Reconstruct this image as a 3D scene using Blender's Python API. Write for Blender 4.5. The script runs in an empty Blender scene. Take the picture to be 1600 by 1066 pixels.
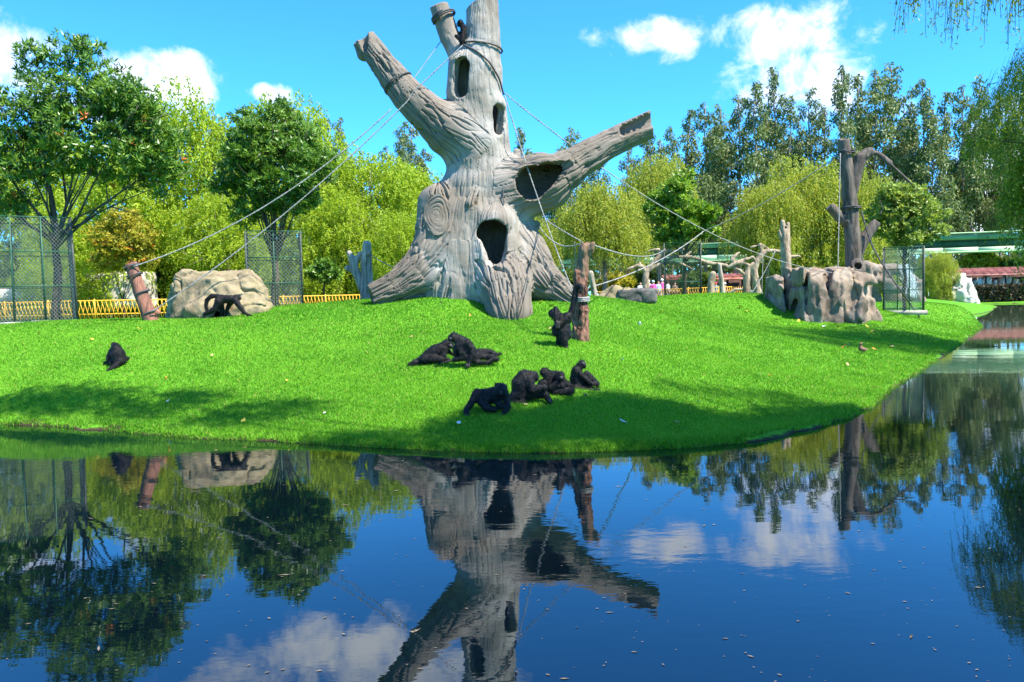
import bpy, math, random
import numpy as np
from mathutils import Matrix, Vector

SC = bpy.context.scene
COL = SC.collection
rng = np.random.default_rng(7)
random.seed(7)

# ---------------------------------------------------------------- camera
FPX, CX, CY = 1250.0, 800.0, 533.0
PITCH, ROLL, CAMZ = math.radians(3.02), math.radians(-1.3), 2.0
CR = Matrix.Rotation(math.pi / 2 - PITCH, 3, 'X') @ Matrix.Rotation(ROLL, 3, 'Z')
cam_data = bpy.data.cameras.new('camera')
cam = bpy.data.objects.new('camera', cam_data)
COL.objects.link(cam)
cam_data.sensor_width = 36.0
cam_data.lens = 36.0 * FPX / 1600.0
cam_data.clip_start = 0.1
cam_data.clip_end = 2000.0
cam.matrix_world = Matrix.Translation((0, 0, CAMZ)) @ CR.to_4x4()
SC.camera = cam
SC.render.resolution_x, SC.render.resolution_y = 1024, 682

# ---------------------------------------------------------------- light
SUN_EL, SUN_AZ = math.radians(57), math.radians(122)      # azimuth from +Y towards +X
sun_vec = Vector((math.sin(SUN_AZ) * math.cos(SUN_EL), math.cos(SUN_AZ) * math.cos(SUN_EL), math.sin(SUN_EL)))
sun_data = bpy.data.lights.new('sun', 'SUN')
sun_data.energy = 5.0
sun_data.angle = math.radians(0.53)
sun_data.color = (1.0, 0.935, 0.82)
sun = bpy.data.objects.new('sun', sun_data)
COL.objects.link(sun)
sun.rotation_euler = sun_vec.to_track_quat('Z', 'Y').to_euler()
sun.location = (0, 0, 60)

vs = SC.view_settings
SC.display_settings.display_device = 'sRGB'
vs.view_transform = 'Standard'
vs.look = 'None'
vs.exposure = 1.35
vs.gamma = 1.0
vs.use_curve_mapping = False
SC.cycles.max_bounces = 6
SC.cycles.diffuse_bounces = 3
SC.cycles.glossy_bounces = 3
SC.cycles.transmission_bounces = 4
SC.cycles.transparent_max_bounces = 4
SC.cycles.caustics_reflective = False
SC.cycles.caustics_refractive = False

CRn = np.array([[CR[i][j] for j in range(3)] for i in range(3)])
def ray(px, py):
    v = np.array([(px - CX) / FPX, -(py - CY) / FPX, -1.0])
    return CRn @ v
def P(px, py, d):
    """The world point seen at photo pixel (px, py) at the distance d along +Y."""
    r = ray(px, py)
    return np.array([0, 0, CAMZ]) + r * (d / r[1])
def mpp(d):
    return d / FPX
def water_pt(px, py):
    r = ray(px, py)
    return (r * (CAMZ / -r[2]))[:2]

# ---------------------------------------------------------------- node helpers
def newmat(name):
    m = bpy.data.materials.new(name)
    m.use_nodes = True
    nt = m.node_tree
    b = nt.nodes['Principled BSDF']
    return m, nt, b
def nd(nt, typ, **kw):
    n = nt.nodes.new(typ)
    for k, v in kw.items():
        if k.startswith('_'):
            setattr(n, k[1:], v)
        else:
            n.inputs[k.replace('__', ' ')].default_value = v
    return n
def lk(nt, a, b):
    nt.links.new(a, b)
def math_n(nt, op, a, b=None, c=None, clamp=False):
    n = nt.nodes.new('ShaderNodeMath')
    n.operation = op
    n.use_clamp = clamp
    for i, v in enumerate((a, b, c)):
        if v is None:
            continue
        if isinstance(v, (int, float)):
            n.inputs[i].default_value = v
        else:
            nt.links.new(v, n.inputs[i])
    return n.outputs[0]
def mix_c(nt, fac, a, b, mode='MIX'):
    n = nt.nodes.new('ShaderNodeMix')
    n.data_type = 'RGBA'
    n.blend_type = mode
    for sock, v in ((n.inputs[0], fac), (n.inputs[6], a), (n.inputs[7], b)):
        if isinstance(v, (int, float)):
            sock.default_value = v
        elif isinstance(v, (tuple, list)):
            sock.default_value = (*v[:3], 1)
        else:
            nt.links.new(v, sock)
    return n.outputs[2]
def ramp(nt, fac, stops):
    n = nt.nodes.new('ShaderNodeValToRGB')
    e = n.color_ramp.elements
    while len(e) < len(stops):
        e.new(0.5)
    for i, (p, c) in enumerate(stops):
        e[i].position = p
        e[i].color = (*c, 1) if len(c) == 3 else c
    nt.links.new(fac, n.inputs[0])
    return n.outputs[0]
def rmap(nt, v, a, b, c=0.0, d=1.0, smooth=True):
    n = nt.nodes.new('ShaderNodeMapRange')
    n.interpolation_type = 'SMOOTHSTEP' if smooth else 'LINEAR'
    nt.links.new(v, n.inputs[0])
    for i, x in enumerate((a, b, c, d)):
        n.inputs[i + 1].default_value = x
    return n.outputs[0]
def obj_co(nt, scale=(1, 1, 1), rot=(0, 0, 0), which='Object'):
    tc = nt.nodes.new('ShaderNodeTexCoord')
    mp = nt.nodes.new('ShaderNodeMapping')
    mp.inputs['Scale'].default_value = scale
    mp.inputs['Rotation'].default_value = rot
    nt.links.new(tc.outputs[which], mp.inputs[0])
    return mp.outputs[0]
def noise(nt, vec, scale, detail=4, rough=0.55, dist=0.0):
    n = nt.nodes.new('ShaderNodeTexNoise')
    n.inputs['Scale'].default_value = scale
    n.inputs['Detail'].default_value = detail
    n.inputs['Roughness'].default_value = rough
    n.inputs['Distortion'].default_value = dist
    if vec is not None:
        nt.links.new(vec, n.inputs['Vector'])
    return n.outputs['Fac']
def bump(nt, b, h, strength=0.5, dist=0.05):
    n = nt.nodes.new('ShaderNodeBump')
    n.inputs['Strength'].default_value = strength
    n.inputs['Distance'].default_value = dist
    nt.links.new(h, n.inputs['Height'])
    nt.links.new(n.outputs[0], b.inputs['Normal'])

# ---------------------------------------------------------------- sky with clouds
world = bpy.data.worlds.new('World')
SC.world = world
world.use_nodes = True
wn = world.node_tree
bg = wn.nodes['Background']
sky = wn.nodes.new('ShaderNodeTexSky')
sky.sky_type = 'NISHITA'
sky.sun_disc = False
sky.sun_elevation = SUN_EL
sky.sun_rotation = SUN_AZ
sky.altitude = 2600
sky.air_density = 1.0
sky.dust_density = 0.25
sky.ozone_density = 2.2
skyc = mix_c(wn, 1.0, sky.outputs[0], (0.50, 1.72, 2.60), 'MULTIPLY')
tc = wn.nodes.new('ShaderNodeTexCoord')
sx = wn.nodes.new('ShaderNodeSeparateXYZ')
lk(wn, tc.outputs['Generated'], sx.inputs[0])
az = math_n(wn, 'ARCTAN2', sx.outputs[0], sx.outputs[1])
el = math_n(wn, 'ARCSINE', sx.outputs[2])
n1 = noise(wn, tc.outputs['Generated'], 19.0, 9, 0.62, 0.35)
n2 = noise(wn, tc.outputs['Generated'], 4.0, 5, 0.55, 0.2)
def az_el(px, py):
    r = ray(px, py)
    return math.atan2(r[0], r[1]), math.atan2(r[2], math.hypot(r[0], r[1]))
blobs = [(1000, 58, 74, 27, 0.8), (1070, 58, 74, 29, 0.78), (1195, 66, 65, 40, 0.82), (1265, 50, 89, 40, 0.82), (1330, 60, 52, 38, 0.62), (1230, 105, 105, 42, 0.72), (1130, 128, 36, 36, 0.82), (1180, 150, 63, 27, 0.7), (1300, 150, 94, 52, 0.5), (1500, 325, 126, 63, 0.82), (1590, 250, 63, 74, 0.82), (1380, 320, 94, 52, 0.7), (1240, 320, 116, 42, 0.55), (-10, 90, 68, 53, 0.82), (-130, 110, 130, 79, 0.82), (255, 122, 73, 41, 0.82), (205, 118, 40, 31, 0.82), (300, 140, 36, 21, 0.82), (425, 150, 32, 15, 0.75), (150, 170, 116, 29, 0.82), (480, -95, 178, 52, 0.82), (610, -150, 158, 63, 0.82), (350, -130, 126, 47, 0.8)]
acc = None
for (bx, by, rx, ry, amp) in blobs:
    a0, e0 = az_el(bx, by)
    u = math_n(wn, 'MULTIPLY', math_n(wn, 'SUBTRACT', az, a0), FPX / rx)
    v = math_n(wn, 'MULTIPLY', math_n(wn, 'SUBTRACT', el, e0), FPX / ry)
    d2 = math_n(wn, 'ADD', math_n(wn, 'MULTIPLY', u, u), math_n(wn, 'MULTIPLY', v, v))
    f = math_n(wn, 'MULTIPLY', math_n(wn, 'SUBTRACT', 1.0, math_n(wn, 'MULTIPLY', d2, 0.5), clamp=True), amp)
    acc = f if acc is None else math_n(wn, 'MAXIMUM', acc, f)
# scattered cumulus over the rest of the sky, the same kind as those in view
offax = math_n(wn, 'ABSOLUTE', az)
rest = math_n(wn, 'MAXIMUM', rmap(wn, offax, 0.72, 0.95), rmap(wn, el, 0.55, 0.75))
rest = math_n(wn, 'MULTIPLY', rest, rmap(wn, n2, 0.50, 0.68))
acc = math_n(wn, 'MAXIMUM', acc, math_n(wn, 'MULTIPLY', rest, 0.8))
cl = math_n(wn, 'ADD', acc, math_n(wn, 'MULTIPLY', math_n(wn, 'SUBTRACT', n1, 0.5), 2.4))
mask = rmap(wn, cl, 0.24, 1.05)
mask = math_n(wn, 'MULTIPLY', mask, rmap(wn, acc, 0.02, 0.22))
cloudc = mix_c(wn, rmap(wn, n2, 0.3, 0.7), (7.0, 7.4, 8.4), (10.5, 10.6, 11.0))
wcol = mix_c(wn, math_n(wn, 'MULTIPLY', mask, 0.96), skyc, cloudc)
lk(wn, wcol, bg.inputs['Color'])
bg.inputs['Strength'].default_value = 0.070

# ---------------------------------------------------------------- mesh helpers
def mesh_np(name, V, Fc, mat=None, smooth=True, attrs=None):
    """V (n,3); Fc a (m,3|4) array or a list of such arrays."""
    me = bpy.data.meshes.new(name)
    V = np.ascontiguousarray(V, dtype=np.float32)
    Fs = [f for f in (Fc if isinstance(Fc, list) else [Fc]) if len(f)]
    me.vertices.add(len(V))
    me.vertices.foreach_set('co', V.ravel())
    loops = np.concatenate([np.asarray(f, dtype=np.int32).ravel() for f in Fs])
    tot = np.concatenate([np.full(len(f), np.asarray(f).shape[1], dtype=np.int32) for f in Fs])
    start = np.concatenate([[0], np.cumsum(tot)[:-1]]).astype(np.int32)
    me.loops.add(len(loops))
    me.loops.foreach_set('vertex_index', loops)
    me.polygons.add(len(tot))
    me.polygons.foreach_set('loop_start', start)
    if smooth:
        me.polygons.foreach_set('use_smooth', np.ones(len(tot), dtype=bool))
    me.update(calc_edges=True)
    for k, a in (attrs or {}).items():
        a = np.asarray(a, dtype=np.float32)
        if a.ndim == 1:
            me.attributes.new(k, 'FLOAT', 'POINT').data.foreach_set('value', a)
        else:
            me.attributes.new(k, 'FLOAT_VECTOR', 'POINT').data.foreach_set('vector', a.ravel())
    if mat:
        me.materials.append(mat)
    return me

class MB:
    """Collects tubes, boxes and sheets into one mesh."""
    def __init__(s):
        s.V, s.Q, s.T, s.n = [], [], [], 0
    def add(s, V, Q=(), T=()):
        V = np.asarray(V, dtype=float)
        if len(Q): s.Q.append(np.asarray(Q) + s.n)
        if len(T): s.T.append(np.asarray(T) + s.n)
        s.V.append(V); s.n += len(V)
        return s
    def box(s, c, size, rz=0.0, rx=0.0):
        sg = np.array([[-1,-1,-1],[1,-1,-1],[1,1,-1],[-1,1,-1],[-1,-1,1],[1,-1,1],[1,1,1],[-1,1,1]]) * 0.5 * np.asarray(size)
        if rx:
            y = sg[:,1]*math.cos(rx)-sg[:,2]*math.sin(rx); z = sg[:,1]*math.sin(rx)+sg[:,2]*math.cos(rx)
            sg[:,1], sg[:,2] = y, z
        x = sg[:,0]*math.cos(rz)-sg[:,1]*math.sin(rz); y = sg[:,0]*math.sin(rz)+sg[:,1]*math.cos(rz)
        sg[:,0], sg[:,1] = x, y
        return s.add(sg + np.asarray(c), [[0,3,2,1],[4,5,6,7],[0,1,5,4],[1,2,6,5],[2,3,7,6],[3,0,4,7]])
    def tube(s, pts, r, n=6, cap=True, jitter=0.0):
        pts = np.asarray(pts, dtype=float)
        m = len(pts)
        r = np.full(m, r, dtype=float) if np.isscalar(r) else np.asarray(r, dtype=float)
        tg = np.gradient(pts, axis=0)
        tg /= np.linalg.norm(tg, axis=1)[:, None] + 1e-9
        ref = np.array([0.31, 0.95, 0.05]) if abs(tg[0][1]) < 0.8 else np.array([1.0, 0, 0.1])
        a = np.cross(tg, ref); a /= np.linalg.norm(a, axis=1)[:, None] + 1e-9
        b = np.cross(tg, a)
        th = np.arange(n) * 2 * math.pi / n
        rr = r[:, None] * (1 + jitter * rng.standard_normal((m, n))) if jitter else np.repeat(r[:, None], n, 1)
        V = pts[:, None, :] + rr[..., None] * (np.cos(th)[None, :, None] * a[:, None, :] + np.sin(th)[None, :, None] * b[:, None, :])
        i = np.arange(m - 1)[:, None] * n; j = np.arange(n)[None, :]; k = (j + 1) % n
        Q = np.stack([i + j, i + n + j, i + n + k, i + k], -1).reshape(-1, 4)
        V = V.reshape(-1, 3); T = []
        if cap:
            V = np.vstack([V, pts[0], pts[-1]])
            c0, c1 = m * n, m * n + 1
            for q in range(n):
                T.append([c0, q, (q + 1) % n]); T.append([c1, (m - 1) * n + (q + 1) % n, (m - 1) * n + q])
        return s.add(V, Q, T)
    def build(s, name, mat, parent=None, smooth=True, loc=None):
        V = np.vstack(s.V)
        fs = ([np.vstack(s.Q)] if s.Q else []) + ([np.vstack(s.T)] if s.T else [])
        return link(name, mesh_np(name, V, fs, mat, smooth), parent, loc)

def link(name, me, parent=None, loc=None, kind=None):
    """Links a mesh given in WORLD coordinates; under a parent it is rebased to the parent's location."""
    o = bpy.data.objects.new(name, me)
    COL.objects.link(o)
    base = None
    if parent is not None:
        o.parent = parent
        base = np.array(abs_loc(parent))
    elif loc is not None:
        o.location = loc
        base = np.array(loc)
    if base is not None and np.any(base):
        co = np.empty(len(me.vertices) * 3, dtype=np.float32)
        me.vertices.foreach_get('co', co)
        me.vertices.foreach_set('co', (co.reshape(-1, 3) - base.astype(np.float32)).ravel())
        me.update()
    if kind:
        o['kind'] = kind
    return o
def abs_loc(o):
    l = Vector(o.location)
    while o.parent is not None:
        o = o.parent
        l = l + Vector(o.location)
    return l
def tag(o, label=None, cat=None, group=None, kind=None):
    if label: o['label'] = label
    if cat: o['category'] = cat
    if group: o['group'] = group
    if kind: o['kind'] = kind
    return o
def thing(name, label, cat, loc=(0, 0, 0), group=None):
    o = bpy.data.objects.new(name, None)
    COL.objects.link(o)
    o.location = [float(v) for v in loc]
    o.empty_display_size = 0.2
    return tag(o, label, cat, group)
def children(o):
    return [c for c in bpy.data.objects if c.parent == o]
def copy_tree(src, parts, loc, rz=0.0, scale=1.0, label=None, group=None):
    c = src.copy(); COL.objects.link(c)
    c.location = [float(v) for v in loc]; c.rotation_euler = (0, 0, rz)
    c.scale = (scale,) * 3 if np.isscalar(scale) else scale
    if label: c['label'] = label
    if group: c['group'] = group
    for p in parts:
        q = p.copy(); COL.objects.link(q); q.parent = c
    return c

# ---------------------------------------------------------------- numpy noise
def _hash(ix, iy, iz, seed):
    h = (ix.astype(np.int64) * 374761393 + iy.astype(np.int64) * 668265263 + iz.astype(np.int64) * 2147483647 + seed * 1274126177) & 0xffffffff
    h = ((h ^ (h >> 13)) * 1274126177) & 0xffffffff
    h = h ^ (h >> 16)
    return (h & 0xffff) / 32767.5 - 1.0
def vnoise(p, seed=0):
    p = np.asarray(p, dtype=float)
    i = np.floor(p).astype(np.int64); f = p - i; f = f * f * (3 - 2 * f)
    x, y, z = i[:, 0], i[:, 1], i[:, 2]; r = 0
    for a in (0, 1):
        wx = f[:, 0] if a else 1 - f[:, 0]
        for b in (0, 1):
            wy = f[:, 1] if b else 1 - f[:, 1]
            for c in (0, 1):
                wz = f[:, 2] if c else 1 - f[:, 2]
                r = r + wx * wy * wz * _hash(x + a, y + b, z + c, seed)
    return r
def fbm(p, oct=4, seed=0, gain=0.5):
    s, a = 0, 1.0
    for k in range(oct):
        s = s + a * vnoise(np.asarray(p) * 2 ** k, seed + k); a *= gain
    return s

# ---------------------------------------------------------------- signed distance meshing
class Sdf:
    def __init__(s):
        s.ops = []; s.lo = np.full(3, 1e9); s.hi = np.full(3, -1e9)
    def _grow(s, c):
        for q in c:
            s.lo = np.minimum(s.lo, np.array(q[:3]) - q[3]); s.hi = np.maximum(s.hi, np.array(q[:3]) + q[3])
    def add(s, chain, k=0.05, ident=0):
        chain = [tuple(float(v) for v in q) for q in chain]
        if len(chain) == 1: chain = chain * 2
        s._grow(chain); s.ops.append(('add', np.array(chain), k, ident)); return s
    def sub(s, chain, k=0.03):
        chain = [tuple(float(v) for v in q) for q in chain]
        if len(chain) == 1: chain = chain * 2
        s.ops.append(('sub', np.array(chain), k, 0)); return s
    def box(s, c, half, r, k=0.1, rz=0.0):
        c = np.array(c, float); half = np.array(half, float)
        m = np.linalg.norm(half) + r
        s._grow([(c[0], c[1], c[2], m)]); s.ops.append(('box', (c, half, r, rz), k, 0)); return s
    def hull(s, foot, z0, z1, k=0.1, lean=0.12, tops=()):
        """Angular block over a convex footprint (counter-clockwise x, y points), sides leaning in, extra top facets."""
        foot = np.array(foot, float); pl = [(np.array([0, 0, z1]), np.array([0, 0, 1.0])), (np.array([0, 0, z0]), np.array([0, 0, -1.0]))]
        for i in range(len(foot)):
            a, b = foot[i], foot[(i + 1) % len(foot)]; e = (b - a) / np.linalg.norm(b - a)
            n = np.array([e[1], -e[0], lean]); pl.append((np.array([a[0], a[1], z0]), n / np.linalg.norm(n)))
        for (o, n) in tops: n = np.array(n, float); pl.append((np.array(o, float), n / np.linalg.norm(n)))
        for q in foot: s._grow([(q[0], q[1], z0, .05), (q[0], q[1], z1, .05)])
        s.ops.append(('hull', pl, k, 0)); return s
    def cut(s, c, n, R):
        n = np.array(n, float); n /= np.linalg.norm(n)
        s.ops.append(('cut', (np.array(c, float), n, R), 0, 0)); return s
    @staticmethod
    def seg(p, a, b):
        ab = b[:3] - a[:3]; L = float(ab @ ab)
        pa = p - a[:3]
        t = np.clip(pa @ ab / L, 0, 1) if L > 1e-12 else np.zeros(len(p))
        q = pa - t[:, None] * ab
        return np.sqrt(np.einsum('ij,ij->i', q, q)) - (a[3] + t * (b[3] - a[3]))
    def chain(s, p, c):
        d = None
        for i in range(len(c) - 1):
            e = s.seg(p, c[i], c[i + 1]); d = e if d is None else np.minimum(d, e)
        return d
    def __call__(s, p):
        d = np.full(len(p), 1e3)
        for typ, c, k, _ in s.ops:
            if typ == 'add':
                e = s.chain(p, c); h = np.maximum(k - np.abs(d - e), 0) / k
                d = np.minimum(d, e) - h * h * k * 0.25
            elif typ == 'sub':
                e = -s.chain(p, c); h = np.maximum(k - np.abs(d - e), 0) / k
                d = np.maximum(d, e) + h * h * k * 0.25
            elif typ == 'box':
                o, half, r, rz = c; q = p - o
                x = q[:, 0] * math.cos(rz) + q[:, 1] * math.sin(rz); y = -q[:, 0] * math.sin(rz) + q[:, 1] * math.cos(rz)
                q = np.abs(np.stack([x, y, q[:, 2]], 1)) - half
                e = np.linalg.norm(np.maximum(q, 0), axis=1) + np.minimum(q.max(1), 0) - r
                h = np.maximum(k - np.abs(d - e), 0) / k
                d = np.minimum(d, e) - h * h * k * 0.25
            elif typ == 'hull':
                e = None
                for (o, n) in c:
                    g = (p - o) @ n; e = g if e is None else np.maximum(e, g)
                h = np.maximum(k - np.abs(d - e), 0) / k
                d = np.minimum(d, e) - h * h * k * 0.25
            elif typ == 'cut':
                o, n, R = c; q = p - o
                reg = np.maximum(-(q @ n), np.linalg.norm(q, axis=1) - R)
                d = np.maximum(d, -reg)
        return d
    def mesh(s, h, extra=None, pad=2):
        f = s if extra is None else (lambda p: s(p) + extra(p))
        lo = s.lo - pad * h - 0.02; hi = s.hi + pad * h + 0.02
        n = np.ceil((hi - lo) / h).astype(int) + 1
        X, Y, Z = [lo[i] + np.arange(n[i]) * h for i in range(3)]
        V = np.empty(n, dtype=np.float32)
        step = max(1, 400000 // (n[1] * n[2]))
        gy, gz = np.meshgrid(Y, Z, indexing='ij')
        for i in range(0, n[0], step):
            xs = X[i:i + step]
            pts = np.empty((len(xs), n[1] * n[2], 3))
            pts[..., 0] = xs[:, None]; pts[..., 1] = gy.ravel(); pts[..., 2] = gz.ravel()
            V[i:i + step] = f(pts.reshape(-1, 3)).reshape(len(xs), n[1], n[2])
        S = V < 0
        cnt = np.zeros(n - 1, dtype=np.int8)
        for a in (0, 1):
            for b in (0, 1):
                for c in (0, 1):
                    cnt += S[a:n[0] - 1 + a, b:n[1] - 1 + b, c:n[2] - 1 + c]
        idx = np.argwhere((cnt > 0) & (cnt < 8))
        acc = np.zeros((len(idx), 3)); m = np.zeros(len(idx))
        cs = [(a, b, c) for a in (0, 1) for b in (0, 1) for c in (0, 1)]
        for A in cs:
            for B in cs:
                if sum(B) == sum(A) + 1 and all(b >= a for a, b in zip(A, B)):
                    va = V[tuple((idx + A).T)]; vb = V[tuple((idx + B).T)]
                    x = (va < 0) != (vb < 0)
                    t = np.where(x, va / np.where(x, va - vb, 1), 0)
                    acc += np.where(x[:, None], np.array(A) + t[:, None] * (np.array(B) - np.array(A)), 0); m += x
        verts = lo + (idx + acc / m[:, None]) * h
        vid = np.full(n - 1, -1, dtype=np.int64); vid[tuple(idx.T)] = np.arange(len(idx))
        Q = []
        for k in range(3):
            u, v = (k + 1) % 3, (k + 2) % 3
            e = np.zeros(3, int); e[k] = 1
            sl = [slice(0, n[i] - e[i]) for i in range(3)]; sh = [slice(e[i], n[i]) for i in range(3)]
            A, B = S[tuple(sl)], S[tuple(sh)]
            g = np.argwhere(A != B)
            g = g[(g[:, u] > 0) & (g[:, v] > 0) & (g[:, u] < n[u] - 1) & (g[:, v] < n[v] - 1)]
            if not len(g): continue
            eu = np.zeros(3, int); eu[u] = 1; ev = np.zeros(3, int); ev[v] = 1
            q = np.stack([vid[tuple(w.T)] for w in (g, g - eu, g - eu - ev, g - ev)], 1)
            flip = ~A[tuple(g.T)]
            q[flip] = q[flip][:, ::-1]
            Q.append(q)
        Q = np.vstack(Q); Q = Q[(Q >= 0).all(1)]
        return verts, Q
    def project(s, p, eps=0.004):
        d = s(p); g = np.empty_like(p)
        for i in range(3):
            o = np.zeros(3); o[i] = eps
            g[:, i] = (s(p + o) - s(p - o)) / (2 * eps)
        gn = np.einsum('ij,ij->i', g, g)
        return p - g * np.clip(d / np.maximum(gn, 0.25), -0.05, 0.05)[:, None]

def subdivide(V, Q):
    e = np.concatenate([Q[:, [0, 1]], Q[:, [1, 2]], Q[:, [2, 3]], Q[:, [3, 0]]])
    es = np.sort(e, 1); key = es[:, 0].astype(np.int64) * (len(V) + 1) + es[:, 1]
    uk, inv = np.unique(key, return_inverse=True)
    a, b = uk // (len(V) + 1), uk % (len(V) + 1)
    n, m = len(V), len(uk); q = len(Q)
    inv = inv.reshape(4, q)
    V2 = np.vstack([V, (V[a] + V[b]) / 2, V[Q].mean(1)])
    c = n + m + np.arange(q); E = n + inv
    Q2 = np.concatenate([np.stack([Q[:, i], E[i], c, E[(i + 3) % 4]], 1) for i in range(4)])
    return V2, Q2
def vnormals(V, Q):
    fn = np.cross(V[Q[:, 2]] - V[Q[:, 0]], V[Q[:, 3]] - V[Q[:, 1]])
    N = np.zeros_like(V)
    for i in range(Q.shape[1]): np.add.at(N, Q[:, i], fn)
    return N / (np.linalg.norm(N, axis=1)[:, None] + 1e-12)

# ---------------------------------------------------------------- materials
def leaf_mat(name, dark, light, warm=None, trans=0.35, rough=0.5, spec=0.25):
    m, nt, b = newmat(name)
    at = nd(nt, 'ShaderNodeAttribute', _attribute_name='tint')
    c = mix_c(nt, at.outputs['Fac'], dark, light)
    if warm:
        c = mix_c(nt, rmap(nt, at.outputs['Fac'], 0.95, 0.99), c, warm)
    lk(nt, c, b.inputs['Base Color'])
    b.inputs['Roughness'].default_value = rough
    b.inputs['Specular IOR Level'].default_value = spec
    tr = nt.nodes.new('ShaderNodeBsdfTranslucent')
    lk(nt, mix_c(nt, 1.0, c, (1.25, 1.2, 0.55), 'MULTIPLY'), tr.inputs['Color'])
    mx = nt.nodes.new('ShaderNodeMixShader')
    mx.inputs[0].default_value = trans
    lk(nt, b.outputs[0], mx.inputs[1]); lk(nt, tr.outputs[0], mx.inputs[2])
    lk(nt, mx.outputs[0], nt.nodes['Material Output'].inputs['Surface'])
    return m
def solid_mat(name, a, bcol, scale=8.0, rough=0.7, spec=0.3, stretch=(1, 1, 1), bmp=0.3, bdist=0.02, detail=6, metallic=0.0):
    m, nt, b = newmat(name)
    co = obj_co(nt, stretch)
    f = noise(nt, co, scale, detail, 0.62, 0.2)
    lk(nt, mix_c(nt, rmap(nt, f, 0.32, 0.68), a, bcol), b.inputs['Base Color'])
    b.inputs['Roughness'].default_value = rough
    b.inputs['Specular IOR Level'].default_value = spec
    b.inputs['Metallic'].default_value = metallic
    if bmp: bump(nt, b, f, bmp, bdist)
    return m
def bark_mat(name, a, bcol, sc=5.0, squash=0.16, bdist=0.05, strength=0.9):
    """Bark with furrows along the local Z axis."""
    m, nt, b = newmat(name)
    co = obj_co(nt, (1, 1, squash))
    f = noise(nt, co, sc, 7, 0.65, 0.6)
    g = noise(nt, obj_co(nt), 1.3, 3)
    c = mix_c(nt, rmap(nt, f, 0.35, 0.65), a, bcol)
    c = mix_c(nt, math_n(nt, 'MULTIPLY', rmap(nt, g, 0.4, 0.7), 0.35), c, bcol)
    lk(nt, c, b.inputs['Base Color'])
    b.inputs['Roughness'].default_value = 0.85
    b.inputs['Specular IOR Level'].default_value = 0.2
    bump(nt, b, f, strength, bdist)
    return m
def rock_mat(name, cols, sc=1.4):
    m, nt, b = newmat(name)
    co = obj_co(nt)
    f = noise(nt, co, sc, 9, 0.62, 0.4)
    g = noise(nt, co, sc * 7, 8, 0.7)
    streak = noise(nt, obj_co(nt, (1.0, 1.0, 0.14)), sc * 3.2, 6, 0.65, 0.3)
    c = ramp(nt, f, [(0.30, cols[0]), (0.5, cols[1]), (0.68, cols[2])])
    c = mix_c(nt, math_n(nt, 'MULTIPLY', rmap(nt, streak, 0.5, 0.72), 0.65), c, cols[3])
    c = mix_c(nt, math_n(nt, 'MULTIPLY', rmap(nt, g, 0.54, 0.72), 0.45), c, (0.48, 0.455, 0.40))
    c = mix_c(nt, math_n(nt, 'MULTIPLY', rmap(nt, g, 0.45, 0.28), 0.5), c, cols[0])
    lk(nt, c, b.inputs['Base Color'])
    b.inputs['Roughness'].default_value = 0.9
    b.inputs['Specular IOR Level'].default_value = 0.15
    bump(nt, b, math_n(nt, 'ADD', math_n(nt, 'MULTIPLY', g, 0.6), math_n(nt, 'MULTIPLY', streak, 0.8)), 0.8, 0.06)
    return m

M = {}
M['rhodo'] = leaf_mat('rhododendron_leaf', (0.030, 0.10, 0.013), (0.20, 0.36, 0.045), (0.55, 0.16, 0.04), 0.28, 0.38, 0.45)
M['glossy'] = leaf_mat('glossy_leaf', (0.05, 0.15, 0.013), (0.34, 0.50, 0.05), None, 0.33, 0.38, 0.4)
M['citrus'] = leaf_mat('round_tree_leaf', (0.07, 0.16, 0.018), (0.46, 0.56, 0.12), None, 0.33, 0.40, 0.4)
M['willow'] = leaf_mat('willow_leaf', (0.19, 0.31, 0.018), (0.45, 0.56, 0.05), None, 0.48)
M['willow2'] = leaf_mat('right_willow_leaf', (0.20, 0.26, 0.028), (0.46, 0.50, 0.08), None, 0.46)
M['willow3'] = leaf_mat('overhanging_leaf', (0.06, 0.115, 0.014), (0.23, 0.32, 0.04), None, 0.40)
M['willow4'] = leaf_mat('right_edge_willow_leaf', (0.085, 0.15, 0.014), (0.31, 0.40, 0.045), None, 0.44)
M['euca'] = leaf_mat('eucalyptus_leaf', (0.07, 0.115, 0.035), (0.25, 0.30, 0.115), None, 0.25)
M['shrub'] = leaf_mat('autumn_shrub_leaf', (0.17, 0.20, 0.018), (0.50, 0.42, 0.04), (0.55, 0.20, 0.04), 0.35)
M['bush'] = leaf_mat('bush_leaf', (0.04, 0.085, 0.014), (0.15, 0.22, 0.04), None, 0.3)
M['hedge'] = leaf_mat('hedge_leaf', (0.03, 0.035, 0.02), (0.12, 0.095, 0.05), None, 0.2)
M['grass'] = leaf_mat('grass_blade', (0.045, 0.20, 0.007), (0.225, 0.47, 0.033), (0.42, 0.40, 0.10), 0.40, 0.55, 0.2)
M['bark_dark'] = bark_mat('dark_bark', (0.035, 0.027, 0.02), (0.13, 0.105, 0.08))
M['bark_grey'] = bark_mat('grey_bark', (0.10, 0.085, 0.07), (0.30, 0.26, 0.22))
M['bark_post'] = bark_mat('rough_post_bark', (0.035, 0.016, 0.012), (0.40, 0.21, 0.14), 13.0, 0.30, 0.12, 1.0)
M['wood_bare'] = bark_mat('bare_post_wood', (0.13, 0.075, 0.045), (0.30, 0.19, 0.12), 9.0, 0.10, 0.02, 0.6)
M['red_post'] = bark_mat('reddish_post_wood', (0.10, 0.055, 0.042), (0.34, 0.15, 0.10), 7.0, 0.18, 0.04, 0.8)
M['dead_dark'] = bark_mat('dark_dead_wood', (0.055, 0.046, 0.039), (0.17, 0.142, 0.12), 6.0, 0.13, 0.05, 0.9)
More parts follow.
